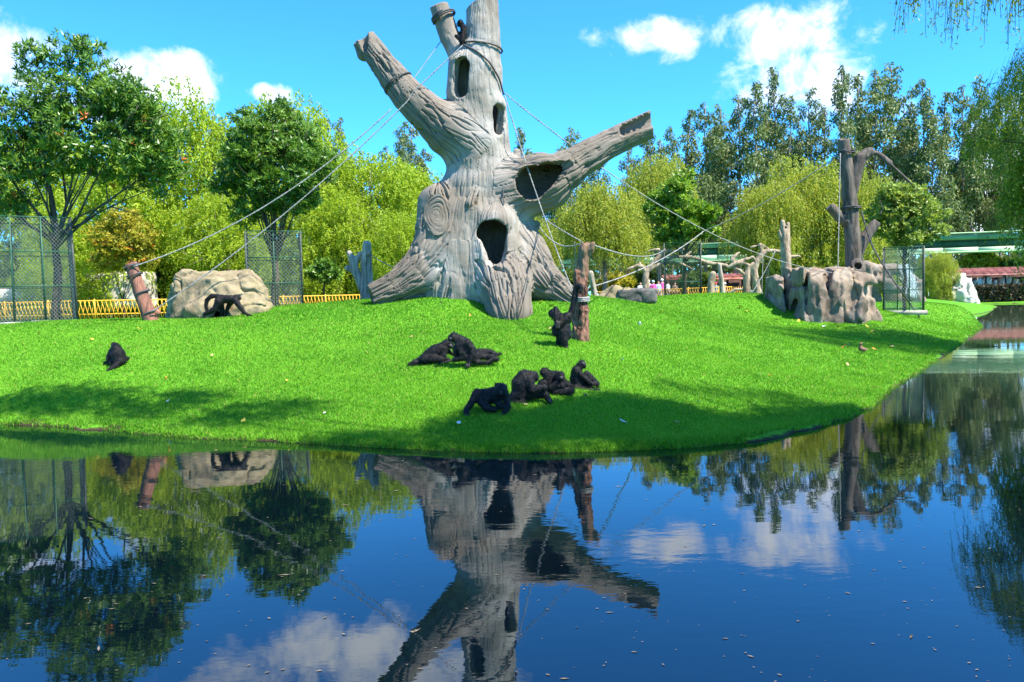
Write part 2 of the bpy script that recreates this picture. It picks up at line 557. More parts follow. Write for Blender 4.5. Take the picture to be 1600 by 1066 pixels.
M['dead_pale'] = bark_mat('pale_dead_wood', (0.18, 0.13, 0.085), (0.44, 0.345, 0.245), 6.0, 0.3, 0.06, 0.9)
M['dead_grey'] = bark_mat('grey_dead_wood', (0.17, 0.14, 0.105), (0.50, 0.43, 0.34), 8.0, 0.14, 0.04, 0.9)
M['hollow'] = solid_mat('hollow_wood', (0.03, 0.025, 0.02), (0.07, 0.055, 0.04), 6, 0.9)
M['rock_tan'] = rock_mat('tan_rock', [(0.12, 0.095, 0.06), (0.26, 0.21, 0.125), (0.36, 0.29, 0.165), (0.21, 0.18, 0.08)])
M['rock_brown'] = rock_mat('banded_rock', [(0.10, 0.075, 0.058), (0.22, 0.175, 0.135), (0.34, 0.285, 0.225), (0.34, 0.215, 0.115)], 1.0)
M['rock_white'] = rock_mat('pale_rock', [(0.32, 0.29, 0.25), (0.52, 0.48, 0.41), (0.62, 0.58, 0.50), (0.45, 0.40, 0.32)], 0.8)
M['rock_dark'] = rock_mat('dark_rock', [(0.05, 0.048, 0.045), (0.11, 0.105, 0.10), (0.20, 0.19, 0.175), (0.07, 0.065, 0.06)])
M['rope'] = solid_mat('twisted_rope', (0.14, 0.14, 0.135), (0.40, 0.40, 0.385), 40, 0.8, 0.2, (1, 1, 3), 0.6, 0.01, 2)
M['rope_dark'] = solid_mat('dark_rope', (0.03, 0.03, 0.032), (0.12, 0.12, 0.12), 40, 0.8, 0.2, (1, 1, 3), 0.6, 0.01, 2)
M['cage_green'] = solid_mat('green_cage_paint', (0.016, 0.075, 0.04), (0.035, 0.13, 0.07), 6, 0.5, 0.4, bmp=0)
M['cage_dark'] = solid_mat('dark_cage_post', (0.035, 0.05, 0.042), (0.08, 0.085, 0.075), 6, 0.6, 0.3, bmp=0)
M['mesh_wire'] = solid_mat('galvanised_wire', (0.16, 0.20, 0.18), (0.30, 0.34, 0.32), 9, 0.45, 0.5, bmp=0, metallic=0.2)
M['mesh_pale'] = solid_mat('pale_galvanised_wire', (0.34, 0.40, 0.37), (0.52, 0.57, 0.54), 9, 0.45, 0.5, bmp=0, metallic=0.1)
M['yellow'] = solid_mat('yellow_fence_paint', (0.62, 0.33, 0.02), (0.78, 0.47, 0.045), 5, 0.5, 0.35, bmp=0)
M['concrete'] = solid_mat('kerb_concrete', (0.28, 0.26, 0.23), (0.45, 0.42, 0.38), 5, 0.9, 0.2)
M['green_panel'] = solid_mat('green_bridge_paint', (0.15, 0.27, 0.12), (0.22, 0.35, 0.17), 0.35, 0.55, 0.35, (1, 1, 2), 0.1)
M['green_rim'] = solid_mat('pale_green_rim', (0.34, 0.50, 0.28), (0.46, 0.60, 0.36), 0.5, 0.5, 0.35, (1, 1, 2), 0.1)
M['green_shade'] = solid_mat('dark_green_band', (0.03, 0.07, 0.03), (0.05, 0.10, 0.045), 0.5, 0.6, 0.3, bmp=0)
M['red_brick'] = solid_mat('red_painted_wall', (0.36, 0.10, 0.075), (0.50, 0.17, 0.13), 1.2, 0.85, 0.2)
M['pink_wall'] = solid_mat('faded_pink_wall', (0.50, 0.25, 0.21), (0.62, 0.36, 0.31), 1.2, 0.85, 0.2)
M['roof_red'] = solid_mat('red_tile', (0.30, 0.10, 0.085), (0.50, 0.22, 0.18), 1.5, 0.8, 0.2)
M['timber_dark'] = solid_mat('dark_timber', (0.05, 0.025, 0.02), (0.10, 0.05, 0.04), 2, 0.8, 0.2)

# artificial bark of the big climbing tree: colour and fine relief run along the limbs (vertex attribute "flow")
def concrete_tree_mat():
    m, nt, b = newmat('sculpted_concrete_bark')
    at = nd(nt, 'ShaderNodeAttribute', _attribute_name='flow')
    def fl(sx_, sy_):
        mp = nt.nodes.new('ShaderNodeMapping'); mp.inputs['Scale'].default_value = (sx_, sy_, 1.0)
        lk(nt, at.outputs['Vector'], mp.inputs[0]); return mp.outputs[0]
    fine = noise(nt, fl(9.0, 0.9), 1.6, 6, 0.65, 0.5)
    stain = noise(nt, fl(2.4, 0.35), 1.0, 5, 0.6, 0.3)
    co = obj_co(nt)
    big = noise(nt, co, 0.55, 5, 0.6, 0.3)
    grit = noise(nt, co, 26.0, 5, 0.7)
    c = ramp(nt, big, [(0.30, (0.16, 0.124, 0.085)), (0.45, (0.235, 0.207, 0.172)), (0.58, (0.36, 0.335, 0.305)), (0.72, (0.235, 0.19, 0.115))])
    c = mix_c(nt, math_n(nt, 'MULTIPLY', rmap(nt, stain, 0.52, 0.70), 0.55), c, (0.15, 0.125, 0.10))
    c = mix_c(nt, math_n(nt, 'MULTIPLY', rmap(nt, stain, 0.44, 0.30), 0.5), c, (0.27, 0.24, 0.14))
    c = mix_c(nt, math_n(nt, 'MULTIPLY', rmap(nt, fine, 0.46, 0.30), 0.45), c, (0.13, 0.11, 0.095))
    c = mix_c(nt, math_n(nt, 'MULTIPLY', rmap(nt, grit, 0.5, 0.75), 0.25), c, (0.33, 0.315, 0.29))
    lb_ = nd(nt, 'ShaderNodeAttribute', _attribute_name='limb')
    c = mix_c(nt, math_n(nt, 'MULTIPLY', lb_.outputs['Fac'], 0.8), c, mix_c(nt, fine, (0.085, 0.066, 0.05), (0.23, 0.195, 0.155)))
    lk(nt, c, b.inputs['Base Color'])
    b.inputs['Roughness'].default_value = 0.88
    b.inputs['Specular IOR Level'].default_value = 0.2
    bump(nt, b, math_n(nt, 'ADD', fine, math_n(nt, 'MULTIPLY', grit, 0.25)), 0.75, 0.045)
    return m
M['bigtree'] = concrete_tree_mat()

def fur_mat():
    m, nt, b = newmat('black_fur')
    f = noise(nt, obj_co(nt, (1, 1, 0.35)), 42, 6, 0.7, 0.4)
    lk(nt, mix_c(nt, f, (0.002, 0.002, 0.002), (0.009, 0.009, 0.009)), b.inputs['Base Color'])
    b.inputs['Roughness'].default_value = 0.45
    b.inputs['Specular IOR Level'].default_value = 0.24
    b.inputs['Sheen Weight'].default_value = 0.02
    b.inputs['Sheen Roughness'].default_value = 0.4
    bump(nt, b, f, 0.9, 0.02)
    return m
M['fur'] = fur_mat()
M['monkey_skin'] = solid_mat('dark_grey_skin', (0.018, 0.016, 0.015), (0.04, 0.034, 0.032), 30, 0.55, 0.4)
M['monkey_face'] = solid_mat('pale_grey_skin', (0.018, 0.016, 0.016), (0.04, 0.035, 0.034), 30, 0.55, 0.4)

# ---------------------------------------------------------------- terrain
shore_px = [(-260, 655), (-120, 660), (0, 664), (62, 665), (105, 668), (128, 675), (150, 671), (200, 677), (300, 685), (420, 690), (560, 698), (700, 705), (830, 708),
            (960, 705), (1080, 700), (1180, 690), (1250, 676), (1320, 657), (1362, 638), (1400, 603), (1445, 577), (1492, 545), (1522, 522), (1536, 511), (1528, 503), (1500, 498)]
shore = [water_pt(*q) for q in shore_px]
chan_px = [(1530, 491), (1562, 482), (1550, 477)]
chan = [water_pt(*q) for q in chan_px]
far = [P(1500, 474, 98)[:2], P(1560, 474, 100)[:2], P(1680, 474, 100)[:2]]
pond = np.array([(-60, 22), (-30, 17.2)] + [tuple(s) for s in shore] + [tuple(s) for s in chan] + [tuple(s) for s in far] +
                [(78, 96), (58, 78), (36, 48), (23, 28), (14.5, 16), (8.6, 7.0), (5.6, 2.6), (0, 1.3), (-12, 1.2), (-60, 1.0)])
def shore_dist(x, y):
    """Distance to the pond's edge, positive on land."""
    x = np.asarray(x, float); y = np.asarray(y, float)
    best = np.full(x.shape, 1e9); ins = np.zeros(x.shape, bool)
    n = len(pond)
    for i in range(n):
        (x0, y0), (x1, y1) = pond[i], pond[(i + 1) % n]
        dx, dy = x1 - x0, y1 - y0
        t = np.clip(((x - x0) * dx + (y - y0) * dy) / (dx * dx + dy * dy), 0, 1)
        best = np.minimum(best, np.hypot(x - x0 - t * dx, y - y0 - t * dy))
        c = ((y0 > y) != (y1 > y))
        with np.errstate(divide='ignore', invalid='ignore'):
            xi = (x1 - x0) * (y - y0) / (y1 - y0 if y1 != y0 else 1e-9) + x0
        ins ^= c & (x < xi)
    return np.where(ins, -best, best)
ctl = [(715, 459, 21.3), (660, 464, 21.2), (840, 468, 21.2), (60, 620, 14.6), (908, 530, 16.2), (180, 572, 15.6), (825, 630, 12.25), (760, 640, 11.8), (910, 610, 12.9), (700, 572, 14.3), (790, 487, 20.5), (575, 472, 21.5),
       (895, 465, 21.5), (740, 457, 22.5), (235, 500, 19.7), (330, 495, 21.5), (90, 510, 24), (0, 515, 19), (440, 478, 22), (500, 475, 22), (1000, 473, 25), (1135, 458, 36), (1085, 463, 35), (1190, 468, 34),
       (1200, 495, 32), (1340, 505, 31), (1400, 489, 36), (1300, 560, 20), (1200, 560, 18.5), (1100, 600, 14.5), (1050, 540, 17.5), (1410, 545, 24), (1000, 520, 18.5),
       (1100, 500, 23), (1400, 472, 48), (1450, 467, 68), (1495, 471, 84), (400, 560, 16.2), (300, 540, 17.2), (500, 620, 13.3), (400, 640, 12.8), (600, 520, 17.8), (560, 560, 15.6),
       (650, 640, 12.1), (1000, 640, 12.3), (1250, 610, 14.6), (300, 620, 13.9), (1450, 500, 40), (1480, 520, 33), (-150, 560, 17.5), (120, 535, 17.6), (-100, 515, 21)]
cpts = [tuple(P(*c)) for c in ctl]
for q in [(-30, 40, 1.5), (-12, 40, 1.5), (0, 30, 1.65), (-8, 30, 1.6), (4, 42, 1.6), (10, 44, 1.6), (17, 46, 1.5), (-30, 60, 1.4), (0, 60, 1.4), (20, 60, 1.4), (-60, 90, 1.3), (0, 110, 1.3), (40, 110, 0.6), (50, 110, 0.5),
          (70, 112, 0.6), (100, 110, 1.0), (30, 95, 0.9), (-40, 30, 1.5), (-60, 60, 1.4), (25, 45, 1.1), (40, 20, 0.8), (20, 10, 0.6), (60, 60, 0.9), (0, -15, 0.6), (-60, -10, 0.6), (-60, 35, 1.4), (110, 60, 1.0), (20, -10, .6)]:
    cpts.append(q)
for s in shore[::1] + chan:
    cpts.append((s[0], s[1], 0.06))
cpts = np.array(cpts)
def tps_fit(c, lam=0.02):
    n = len(c)
    r = np.hypot(c[:, None, 0] - c[None, :, 0], c[:, None, 1] - c[None, :, 1])
    K = np.where(r > 0, r * r * np.log(r + 1e-9), 0) + lam * np.eye(n)
    A = np.zeros((n + 3, n + 3)); A[:n, :n] = K; A[:n, n] = 1; A[:n, n + 1:] = c[:, :2]; A[n:, :n] = A[:n, n:].T
    return np.linalg.solve(A, np.concatenate([c[:, 2], np.zeros(3)]))
tw = tps_fit(cpts)
def tps(x, y):
    z = tw[-3] + tw[-2] * x + tw[-1] * y
    for i, c in enumerate(cpts):
        r2 = (x - c[0]) ** 2 + (y - c[1]) ** 2
        z = z + tw[i] * 0.5 * r2 * np.log(r2 + 1e-12)
    return z
def axis_pts(a, b, step, lo, hi, g=1.09):
    m = list(np.arange(a, b, step)); s = step
    while m[-1] < hi: s *= g; m.append(m[-1] + s)
    s = step
    while m[0] > lo: s *= g; m.insert(0, m[0] - s)
    return np.array(m)
GX = axis_pts(-18, 24, 0.16, -420, 420)
GY = axis_pts(8.5, 42, 0.16, -60, 620)
gx, gy = np.meshgrid(GX, GY)
sd = shore_dist(gx, gy)
land = np.clip(tps(gx, gy), 0.04, 2.5)
farw = np.clip((np.hypot(gx, gy - 40) - 95) / 60, 0, 1)
land = land * (1 - farw) + 1.3 * farw
rough_ = fbm(np.stack([gx.ravel() * 0.9, gy.ravel() * 0.9, np.zeros(gx.size)], 1), 3, 5).reshape(gx.shape)
edge = vnoise(np.stack([gx.ravel() * 2.2, gy.ravel() * 2.2, np.zeros(gx.size)], 1), 9).reshape(gx.shape)
sdn = sd + 0.06 * edge
up = np.clip(sdn / 1.0, 0, 1); up = up * up * (3 - 2 * up)
bank = 0.11 * (1 - np.exp(-np.maximum(sdn, 0) / 0.10))
gz = np.where(sdn > 0, (land - 0.15) * (0.35 + 0.65 * up) * np.clip(sdn / 0.5, 0, 1) ** 0.7 + bank + 0.018 * rough_ * up, -0.7 * (1 - np.exp(np.minimum(sdn, 0) / 0.5)))
def zland(x, y):
    x = np.asarray(x, float); y = np.asarray(y, float)
    i = np.clip(np.searchsorted(GX, x) - 1, 0, len(GX) - 2); j = np.clip(np.searchsorted(GY, y) - 1, 0, len(GY) - 2)
    u = np.clip((x - GX[i]) / (GX[i + 1] - GX[i]), 0, 1); v = np.clip((y - GY[j]) / (GY[j + 1] - GY[j]), 0, 1)
    return (gz[j, i] * (1 - u) + gz[j, i + 1] * u) * (1 - v) + (gz[j + 1, i] * (1 - u) + gz[j + 1, i + 1] * u) * v
def hit(px, py, d0=5.0, d1=150.0):
    """Distance at which the ray through a pixel meets the ground."""
    r = ray(px, py); r = r / r[1]
    d = np.linspace(d0, d1, 6000)
    z = CAMZ + r[2] * d
    k = np.argmax(z <= np.maximum(zland(r[0] * d, d), 0.0))
    return float(d[k]) if z[k] <= max(zland(r[0] * d[k], d[k]), 0) else d1
def ground(px, py):
    d = hit(px, py)
    p = P(px, py, d)
    return p, d
def ground_at(px, d):
    p = P(px, 480, d)
    return np.array([p[0], d, float(zland(p[0], d))])

def lawn_mat():
    m, nt, b = newmat('lawn_soil_and_grass')
    co = obj_co(nt)
    f = noise(nt, co, 9.0, 8, 0.7, 0.3); g = noise(nt, co, 0.35, 4, 0.6); h = noise(nt, co, 60.0, 3, 0.7)
    c = mix_c(nt, rmap(nt, f, 0.3, 0.7), (0.045, 0.165, 0.007), (0.125, 0.33, 0.02))
    c = mix_c(nt, math_n(nt, 'MULTIPLY', rmap(nt, g, 0.45, 0.72), 0.35), c, (0.15, 0.36, 0.02))
    c = mix_c(nt, math_n(nt, 'MULTIPLY', rmap(nt, h, 0.5, 0.35), 0.5), c, (0.035, 0.13, 0.006))
    geo = nt.nodes.new('ShaderNodeNewGeometry'); sp = nt.nodes.new('ShaderNodeSeparateXYZ')
    lk(nt, geo.outputs['Position'], sp.inputs[0])
    soil = mix_c(nt, f, (0.022, 0.018, 0.010), (0.075, 0.055, 0.03))
    zz = math_n(nt, 'ADD', sp.outputs[2], math_n(nt, 'MULTIPLY', math_n(nt, 'SUBTRACT', f, 0.5), 0.10))
    zz = math_n(nt, 'SUBTRACT', zz, math_n(nt, 'MULTIPLY', rmap(nt, noise(nt, co, 0.8, 3), 0.55, 0.7), 0.07))
    c = mix_c(nt, rmap(nt, zz, 0.012, 0.045), soil, c)
    lk(nt, c, b.inputs['Base Color'])
    b.inputs['Roughness'].default_value = 0.85; b.inputs['Specular IOR Level'].default_value = 0.1
    bump(nt, b, f, 0.8, 0.04)
    return m
def paved_mat():
    m, nt, b = newmat('dusty_path_and_verge')
    co = obj_co(nt)
    f = noise(nt, co, 0.5, 7, 0.65, 0.3); g = noise(nt, co, 0.06, 3)
    c = mix_c(nt, rmap(nt, f, 0.35, 0.65), (0.06, 0.13, 0.02), (0.20, 0.19, 0.12))
    c = mix_c(nt, rmap(nt, g, 0.45, 0.6), c, (0.07, 0.16, 0.022))
    lk(nt, c, b.inputs['Base Color']); b.inputs['Roughness'].default_value = 0.9
    return m
ny, nx = gx.shape
ii = np.arange(ny - 1)[:, None] * nx + np.arange(nx - 1)[None, :]
TQ = np.stack([ii, ii + 1, ii + nx + 1, ii + nx], -1).reshape(-1, 4)
TV = np.stack([gx.ravel(), gy.ravel(), gz.ravel()], 1)
cx_, cy_ = TV[TQ, 0].mean(1), TV[TQ, 1].mean(1)
# the enclosure's lawn ends at the fence line behind it; beyond is path and verge
fence_y = np.interp(cx_, [-40, -16, 0, 12, 20, 26, 60], [34, 34, 36, 44, 60, 120, 120])
islawn = cy_ < fence_y
V_used = np.unique(TQ[islawn]); mp_ = np.full(len(TV), -1); mp_[V_used] = np.arange(len(V_used))
o = link('lawn', mesh_np('lawn', TV[V_used], mp_[TQ[islawn]], lawn_mat()), kind='structure')
V_used = np.unique(TQ[~islawn]); mp_ = np.full(len(TV), -1); mp_[V_used] = np.arange(len(V_used))
o = link('ground', mesh_np('ground', TV[V_used], mp_[TQ[~islawn]], paved_mat()), kind='structure')

# ---------------------------------------------------------------- water
def water_mat():
    m, nt, b = newmat('pond_water')
    geo = nt.nodes.new('ShaderNodeNewGeometry')
    sp = nt.nodes.new('ShaderNodeSeparateXYZ'); lk(nt, geo.outputs['Position'], sp.inputs[0])
    co = obj_co(nt)
    # algae makes the sheltered channel at the far end milky green; the open pond is clear and dark
    alg = math_n(nt, 'MULTIPLY', rmap(nt, math_n(nt, 'ADD', math_n(nt, 'MULTIPLY', sp.outputs[0], 1.0), math_n(nt, 'MULTIPLY', noise(nt, co, 0.5, 3), 3.0)), 7.5, 16.0), rmap(nt, sp.outputs[1], 10.5, 20.0))
    c = mix_c(nt, alg, (0.0008, 0.003, 0.006), (0.050, 0.085, 0.048))
    lk(nt, c, b.inputs['Base Color'])
    b.inputs['Roughness'].default_value = 0.015
    b.inputs['IOR'].default_value = 1.85
    b.inputs['Specular Tint'].default_value = (0.72, 0.92, 1.0, 1)
    w1 = noise(nt, obj_co(nt, (1.0, 2.2, 1.0)), 3.2, 3, 0.5)
    w2 = noise(nt, obj_co(nt, (1.0, 2.0, 1.0)), 0.35, 2, 0.5)
    patch = rmap(nt, noise(nt, co, 0.22, 2), 0.42, 0.62)
    hgt = math_n(nt, 'ADD', math_n(nt, 'MULTIPLY', w1, math_n(nt, 'ADD', math_n(nt, 'MULTIPLY', patch, 0.7), 0.35)), math_n(nt, 'MULTIPLY', w2, 3.0))
    bump(nt, b, hgt, 0.5, 0.0020)
    return m
WV, WQ = [], []
link('water', mesh_np('water', np.array([[-300, -40, 0], [300, -40, 0], [300, 160, 0], [-300, 160, 0]]), np.array([[0, 1, 2, 3]]), water_mat(), False), kind='structure')

# ---------------------------------------------------------------- grass
def make_grass(n):
    d = 9.9 + (46.0 - 9.9) * rng.random(n * 3) ** 2.3
    a = (rng.random(n * 3) - 0.5) * 1.5
    x, y = d * np.tan(a * 0.93), d
    s = shore_dist(x, y)
    fy = np.interp(x, [-40, -16, 0, 12, 20], [30, 30, 30, 44, 60])
    keep = (s > -0.015) & (y < fy) & (np.abs(x) < 0.72 * d + 0.5)
    bare = vnoise(np.stack([x * .55, y * .55, 0 * x + 3], 1), 71) + .35 * vnoise(np.stack([x * 2.5, y * 2.5, 0 * x], 1), 72)
    keep &= ~((bare > .60) & (s < .04 + .25 * np.clip(bare - .60, 0, 1)))
    x, y, s, d = x[keep][:n], y[keep][:n], s[keep][:n], d[keep][:n]
    z = zland(x, y); n = len(x)
    near = np.exp(-np.maximum(s, 0) / 0.30)
    h = (0.024 + 0.028 * rng.random(n)) * (1 + 0.55 * near) * (1 + 0.014 * (d - 10))
    w = (0.0042 + 0.0035 * rng.random(n)) * (d / 10.5)
    th = rng.random(n) * 2 * math.pi
    lean = 0.25 + 0.6 * rng.random(n); la = rng.random(n) * 2 * math.pi
    b = np.stack([x, y, z - 0.006], 1)
    wv = np.stack([np.cos(th), np.sin(th), 0 * th], 1) * w[:, None]
    tip = b + np.stack([np.cos(la) * lean * h, np.sin(la) * lean * h, h], 1)
    V = np.stack([b - wv, b + wv, tip], 1).reshape(-1, 3)
    T = np.arange(3 * n).reshape(-1, 3)
    tint = np.clip(0.5 + 0.32 * rng.standard_normal(n), 0, 0.94)
    pt = fbm(np.stack([x * 1.3, y * 1.3, 0 * x], 1), 3, 3); pq = fbm(np.stack([x * .35, y * .35, 0 * x + 9], 1), 2, 4)
    tint = np.clip(tint + 0.20 * pt + 0.14 * pq, 0, 0.94)
    tint[rng.random(n) < 0.035] = 1.0
    return mesh_np('grass', V, T, M['grass'], False, {'tint': np.repeat(tint, 3)})
link('grass', make_grass(620000), kind='stuff')

# ---------------------------------------------------------------- the big sculpted climbing tree
TD = 22.3
def C(px, py, r, dd=0.0, base=TD):
    """Chain point: photo pixel, radius in photo pixels, depth offset in metres."""
    q = P(px, py, base + dd)
    return (q[0], q[1], q[2], r * (base + dd) / FPX)
BT = Sdf()
chains = {}
def limb(key, pts, k, groove):
    BT.add(pts, k, key)
    chains[key] = (np.array(pts), groove)
limb(0, [C(753, -26, 24), C(754, 30, 25), C(753, 72, 29), C(743, 112, 41), C(744, 150, 41), C(752, 200, 40), C(753, 250, 43), C(746, 300, 55), C(744, 350, 68), C(742, 400, 74), C(745, 445, 80)], 0.3, 0.28)
limb(1, [C(738, 230, 44, -.1), C(704, 207, 39, -.3), C(670, 179, 30, -.45), C(638, 150, 24, -.5), C(606, 108, 21, -.45), C(570, 62, 17.5, -.35)], 0.42, 1.0)
limb(2, [C(728, 102, 20, .1), C(704, 58, 15.5, .15), C(684, 6, 14, .2)], 0.2, 0.25)
limb(3, [C(800, 300, 47, -.2), C(850, 285, 45, -.35), C(880, 268, 33, -.3), C(905, 252, 25, -.2), C(950, 225, 22, 0), C(1018, 194, 20.5, .3)], 0.5, 0.85)
limb(4, [C(693, 380, 44, -.4), C(662, 422, 37, -.7), C(622, 449, 28, -.9), C(580, 467, 21, -1.0)], 0.5, 1.0)
limb(5, [C(722, 405, 44, -.4), C(708, 445, 34, -.7), C(700, 470, 30, -.8)], 0.45, 1.0)
limb(6, [C(778, 418, 42, -.9), C(789, 450, 40, -1.5), C(797, 492, 35, -2.0)], 0.35, 0.9)
limb(7, [C(812, 395, 42, -.3), C(848, 440, 32, -.7), C(897, 470, 17, -.9)], 0.5, 1.0)
limb(8, [C(684, 318, 29, -.45), C(683, 352, 30, -.45)], 0.35, 1.0)
limb(9, [C(806, 262, 9, .1), C(808, 238, 6, .1)], 0.1, 0.6)
limb(10, [C(812, 368, 11, -.1), C(837, 353, 7, -.1)], 0.12, 0.8)
limb(11, [C(611, 122, 10, -.1), C(617, 103, 7, -.1)], 0.1, 0.7)
# lips round the hollows
limb(12, [C(775, 352, 31, -.95), C(774, 402, 33, -1.05)], 0.22, 0.45)
limb(13, [C(716, 100, 15, -.35), C(714, 142, 15, -.35)], 0.15, 0.3)
limb(14, [C(776, 166, 13, -.28), C(776, 212, 13, -.28)], 0.2, 0.2)
limb(15, [C(742, 300, 6, -.98), C(737, 318, 8, -1.1)], 0.1, 0.9)
# hollows (real cavities inside the shell)
for dd, r in ((-2.1, 25), (-1.6, 25), (-1.1, 27), (-0.6, 33), (-0.1, 38)):
    BT.sub([C(771 if r < 30 else 763, 367 if r < 30 else 362, r, dd), C(775 if r < 30 else 766, 402, r * .66, dd)], 0.06)
BT.sub([C(754, 268, 24, 0), C(748, 330, 36, 0), C(744, 428, 50, -.1)], 0.06)
BT.sub([C(836, 288, 26, -.35), C(770, 310, 26, -.1)], 0.06)
for x, dd, r in ((718, -1.0, 10), (720, -.75, 11), (723, -.5, 13), (736, -.12, 21), (738, .05, 22)):
    BT.sub([C(x + 1, 103 + (6 if r > 15 else 0), r, dd), C(x - 1, 142, r, dd)], 0.05)
for x, dd, r in ((785, -.9, 9), (781, -.65, 10), (776, -.4, 12), (760, -.05, 20), (757, .1, 20)):
    BT.sub([C(x, 174, r, dd), C(x, 204, r * .8, dd)], 0.05)
for dd, g in ((-1.5, 1), (-1.2, 1), (-.85, 1), (-.45, 1.0), (-.1, .95)):
    BT.sub([C(831, 286, 26 * g, dd), C(856, 273, 19 * g, dd), C(889, 257, 6.5 * g, dd)], 0.06)
for dd in (-.42, -.25, -.1):
    BT.sub([C(976, 204, 8, .1 + dd), C(1003, 193, 10, .2 + dd), C(1045, 177, 11, .35 + dd)], 0.04)
BT.sub([C(800, 275, 6, -.2), C(850, 282, 25, -.1)], 0.05)
# broken tips
def W3(px, py, dd=0.0): return P(px, py, TD + dd)
BT.cut(W3(743, 4), (-0.62, -0.1, 0.78), 0.55)
BT.cut(W3(684, 9, .2), (-0.3, -0.15, 0.95), 0.45)
BT.cut(W3(1018, 192, .3), (0.95, -0.1, 0.1), 1.0)
BT.cut(W3(567, 62, -.35), (-0.55, 0, 0.85), 0.55)
BT.sub([C(566, 54, 8, -.6), C(574, 76, 7, -.55)], 0.06)
limb(16, [C(590, 84, 9, -.35), C(580, 54, 3.5, -.35)], 0.06, 0.8)
limb(17, [C(568, 84, 11, -.3), C(559, 71, 6, -.3)], 0.08, 0.8)
BT.cut(W3(580, 467, -1.0), (-0.85, -0.25, -0.25), 0.8)

def flow_of(V):
    keys = list(chains); D = np.empty((len(V), len(keys))); U = np.empty((len(V), len(keys), 2))
    for i, kx in enumerate(keys):
        c, g = chains[kx]; best = np.full(len(V), 1e9); u = np.zeros(len(V)); t0 = np.zeros(len(V)); run = 0.0
        for s in range(len(c) - 1):
            a, b = c[s, :3], c[s + 1, :3]; ab = b - a; L = np.linalg.norm(ab); ax = ab / L
            t = np.clip((V - a) @ ab / L ** 2, 0, 1); q = V - a - t[:, None] * ab
            dist = np.linalg.norm(q, axis=1); sd_ = dist - (c[s, 3] + t * (c[s + 1, 3] - c[s, 3]))
            ref = np.array([0.12, -1.0, 0.05]); e1 = ref - (ref @ ax) * ax; e1 /= np.linalg.norm(e1); e2 = np.cross(ax, e1)
            phi = np.arctan2(q @ e2, q @ e1)
            w = sd_ < best
            best = np.where(w, sd_, best); u = np.where(w, phi * 0.9 * c[:, 3].mean(), u); t0 = np.where(w, run + t * L, t0); run += L
        D[:, i] = best; U[:, i, 0] = u; U[:, i, 1] = t0
    k = np.argmin(D, 1); ar = np.arange(len(V))
    return np.array(keys)[k], U[ar, k]
